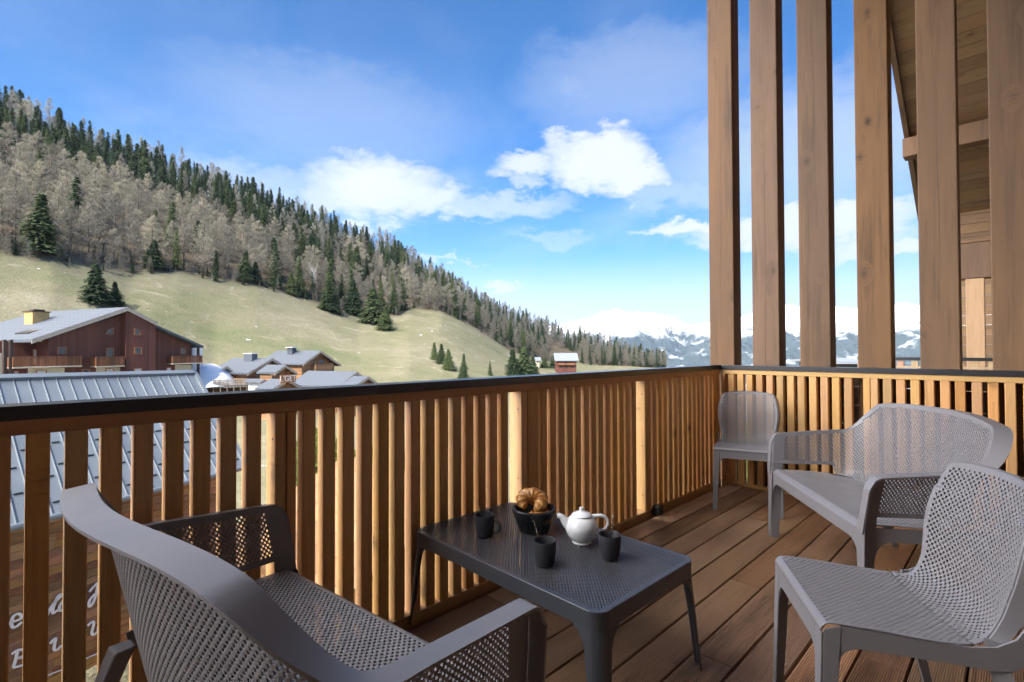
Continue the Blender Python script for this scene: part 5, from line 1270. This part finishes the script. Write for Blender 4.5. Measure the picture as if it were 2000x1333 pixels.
# hand-painted white lettering fixed to the timber wall (only what shows between the slats)
def cr(x, y): return on_wall(x/6.26, 1120+y/6.257)
strokes = [
 [(60, 640), (100, 610), (140, 590), (200, 572), (245, 545), (245, 510), (205, 492), (160, 515), (135, 560), (128, 620), (150, 658), (200, 640), (255, 590)],
 [(560, 520), (620, 400), (680, 330), (740, 275), (735, 255), (700, 275), (660, 360), (635, 440), (640, 485), (690, 450), (730, 455), (780, 445), (812, 400), (806, 330), (765, 330), (728, 380), (712, 430), (735, 458)],
 [(1080, 225), (1130, 165), (1190, 110), (1240, 95), (1195, 110), (1175, 200), (1150, 300), (1110, 385), (1080, 400), (1085, 330), (1150, 250), (1250, 190)],
 [(200, 950), (180, 1050), (150, 1140)], [(130, 985), (190, 942), (250, 930), (300, 950), (290, 1000), (215, 1030), (290, 1025), (330, 1050), (300, 1100), (230, 1130), (150, 1148)],
 [(600, 860), (640, 810), (668, 795), (655, 870), (652, 930), (690, 930), (738, 880)],
 [(1060, 640), (1100, 600), (1125, 590), (1135, 620), (1112, 720), (1135, 750), (1175, 715), (1240, 655), (1262, 610), (1240, 590), (1205, 620), (1190, 680), (1215, 715), (1260, 690), (1300, 640)],
 [(560, 1250), (650, 1212), (820, 1150), (1000, 1062), (1110, 1008), (1250, 955), (1330, 925)]]
for si, st in enumerate(strokes):
    mb = MB()
    pts = [Vector((*cr(*p), 0)) for p in st]; pts = [Vector((p.x, 0, p.y)) for p in pts]; res = []
    for i in range(len(pts)-1):
        p0, p1, p2, p3 = pts[max(i-1, 0)], pts[i], pts[i+1], pts[min(i+2, len(pts)-1)]
        for q in range(6):
            u = q/6; res.append(.5*((2*p1)+(-p0+p2)*u+(2*p0-5*p1+4*p2-p3)*u*u+(-p0+3*p1-3*p2+p3)*u**3))
    res.append(pts[-1]); w = .062 if si != 7 else .035
    P = []; Dv = []; Nv = []
    for i, p in enumerate(res):
        tdir = (res[min(i+1, len(res)-1)]-res[max(i-1, 0)]); tdir = tdir.normalized() if tdir.length > 1e-6 else Vector((1, 0, 0)); sd_ = Vector((-tdir.z, 0, tdir.x)); ww = w*(.75+.35*abs(tdir.z))
        P.append(p-sd_*ww*.5+Vector((0, -.03+si*.0007, 0))); Dv.append(sd_*ww); Nv.append(Vector((0, -1, 0)))
    mb.ribbon(P, Dv, Nv, .02)
    ol = mb.build('painted_letter' if si != 7 else 'painted_underline', M['sign_white'], None, fixn=True); ol.parent = mrb; ol.location = o.location; ol.rotation_euler = o.rotation_euler

# --- neighbouring residence beyond the tall posts
nb = empty('neighbour_building', (0, 0, 0), 0, 'timber eaves, boarded gable and pillar of the neighbouring building behind the tall posts', 'building')
sn, cs = .743, 1.; mb = MB(); y = 4.9; 
def zr(y): return 4.756-(y-8)*.743
while y < 10.9:
    y1 = y+.135; mb.hexa([(-1.05, y+.004, zr(y+.004)), (8, y+.004, zr(y+.004)), (8, y1-.004, zr(y1-.004)), (-1.05, y1-.004, zr(y1-.004))], [(-1.05, y+.004, zr(y)+.03), (8, y+.004, zr(y)+.03), (8, y1-.004, zr(y1)+.03), (-1.05, y1-.004, zr(y1)+.03)]); y = y1
mb.build('soffit', M['soffit'], nb)
mb = MB(); mb.hexa([(-1.10, 4.9, zr(4.9)+.04), (8, 4.9, zr(4.9)+.04), (8, 10.95, zr(10.95)+.04), (-1.10, 10.95, zr(10.95)+.04)], [(-1.10, 4.9, zr(4.9)+.22), (8, 4.9, zr(4.9)+.22), (8, 10.95, zr(10.95)+.22), (-1.10, 10.95, zr(10.95)+.22)]); mb.build('roof', M['zinc'], nb)
mb = MB(); mb.hexa([(-1.11, 4.88, zr(4.88)-.10), (-1.055, 4.88, zr(4.88)-.10), (-1.055, 10.97, zr(10.97)-.10), (-1.11, 10.97, zr(10.97)-.10)], [(-1.11, 4.88, zr(4.88)+.2), (-1.055, 4.88, zr(4.88)+.2), (-1.055, 10.97, zr(10.97)+.2), (-1.11, 10.97, zr(10.97)+.2)]); mb.build('bargeboard', M['post'], nb)
for yb_ in (8.7, 5.9, 10.75): MB().box((-1.12, yb_, zr(yb_)-.44), (8, yb_+.22, zr(yb_+.22)-.02)).build('purlin', M['post'], nb, bevel=.008)
mb = MB(); z = 2.74
while z < 5.2: mb.box((-.8, 10.1, z), (8, 10.14, z+.135)); z += .14
mb.build('gable_boards', M['soffit'], nb); MB().box((-.85, 10.04, 2.2), (8, 10.3, 2.72)).build('beam', M['post'], nb, bevel=.01)
x0 = -.567; MB().box((-.575, 10.05, -2), (-.37, 10.25, 2.198)).build('pillar', M['pillar'], nb, bevel=.008)
mb = MB(); z = -2.
while z < 3.2: mb.box((-1.0, 12.6, z), (8, 12.64, z+.175)); z += .18
mb.build('rear_boards', M['soffit'], nb)
MB().box((-1.6, 9.0, -.3), (8, 12.6, -.1)).build('balcony_floor', M['post'], nb)
nrail = empty('balcony_railing', (-1.75, 9.1, 0), 0, 'railing of the neighbouring balcony seen low between the tall posts', 'railing', 'balcony railings')
MB().box((0, 0, 1.005), (9.6, .09, 1.05)).build('handrail_cap', M['cap'], nrail, bevel=.002); MB().box((0, .01, .90), (9.6, .08, .925)).build('top_rail', M['pillar'], nrail)
for k in range(60): MB().box((k*.16, .012, -.1), (k*.16+.075, .078, .9995)).build('slat', M['pillar'], nrail) if k < 60 else None
# --- shrubs below the balcony, left of the slats
def shrub_proto(seed):
    rg = random.Random(seed); V = []; F = []; mb = MB()
    for k in range(14):
        a_ = rg.uniform(0, 6.28); L_ = rg.uniform(.5, 1.0); mb.tube([(0, 0, -.2), (math.cos(a_)*.25*L_, math.sin(a_)*.25*L_, L_), (math.cos(a_)*.6*L_, math.sin(a_)*.6*L_, 2*L_)], [.03, .02, .006], 4)
    for q in range(2600):
        a_ = rg.uniform(0, 6.28); u = rg.random()**.5; h = rg.random(); r_ = (1.0*math.sin(math.pi*min(1, h*.8+.18)))*u*(1+.3*math.sin(a_*3+seed)); c_ = Vector((math.cos(a_)*r_, math.sin(a_)*r_, .15+h*2.0)); s_ = rg.uniform(.04, .09)
        d = Vector((rg.gauss(0, 1), rg.gauss(0, 1), rg.gauss(0, 1))).normalized(); e2 = d.orthogonal()*.5; b0 = len(V); V += [tuple(c_-d*s_), tuple(c_+e2*s_), tuple(c_+d*s_), tuple(c_-e2*s_)]; F += [(b0, b0+1, b0+2, b0+3)]
    mt = bpy.data.meshes.new('stems'); mt.from_pydata(mb.v, [], mb.f); mt.materials.append(M['bark']); mc = bpy.data.meshes.new('foliage'); mc.from_pydata(V, [], F); mc.materials.append(M['shrub']); return mt, mc
SH = [shrub_proto(k) for k in range(3)]
for i in range(46):
    px_ = random.uniform(585, 900); dep = random.uniform(16, 44); p = at(px_, 683, dep)
    if p.y > 40: continue
    t = empty('shrub', (p.x, p.y, -9.35), random.uniform(0, 6), 'yellow-green shrub on the ground below, seen through the left railing', 'shrub', 'shrubs below the balcony'); s_ = random.uniform(.9, 2.0); t.scale = (s_*1.2, s_*1.2, s_)
    for nm, me in zip(('stems', 'foliage'), SH[i % 3]):
        o = bpy.data.objects.new(nm, me); COL.objects.link(o); o.parent = t
for i, (px_, dep) in enumerate([(1470, 14), (1520, 16), (1440, 19)]):
    p = at(px_, 683, dep); t = empty('shrub', (p.x, p.y, -9.3), 0, 'yellow-green bush far below, glimpsed through the far railing', 'shrub', 'bushes beyond the far railing'); t.scale = (3.2, 3.2, 3.6)
    for nm, me in zip(('stems', 'foliage'), SH[i % 3]):
        o = bpy.data.objects.new(nm, me); COL.objects.link(o); o.parent = t

# ================================================================= HAZE
HAZE = 4.4e-5
hz = bpy.data.materials.new('haze'); hz.use_nodes = True; hz.node_tree.nodes.clear()
ho = hz.node_tree.nodes.new('ShaderNodeOutputMaterial'); hv = hz.node_tree.nodes.new('ShaderNodeVolumePrincipled'); hv.inputs['Color'].default_value = (.58, .76, 1, 1); hv.inputs['Density'].default_value = HAZE; hv.inputs['Anisotropy'].default_value = .2
hz.node_tree.links.new(hv.outputs[0], ho.inputs['Volume'])
o = MB().box((-13000, -13000, -450), (13000, 13000, 1500)).build('haze', hz); tag(o, kind='stuff')
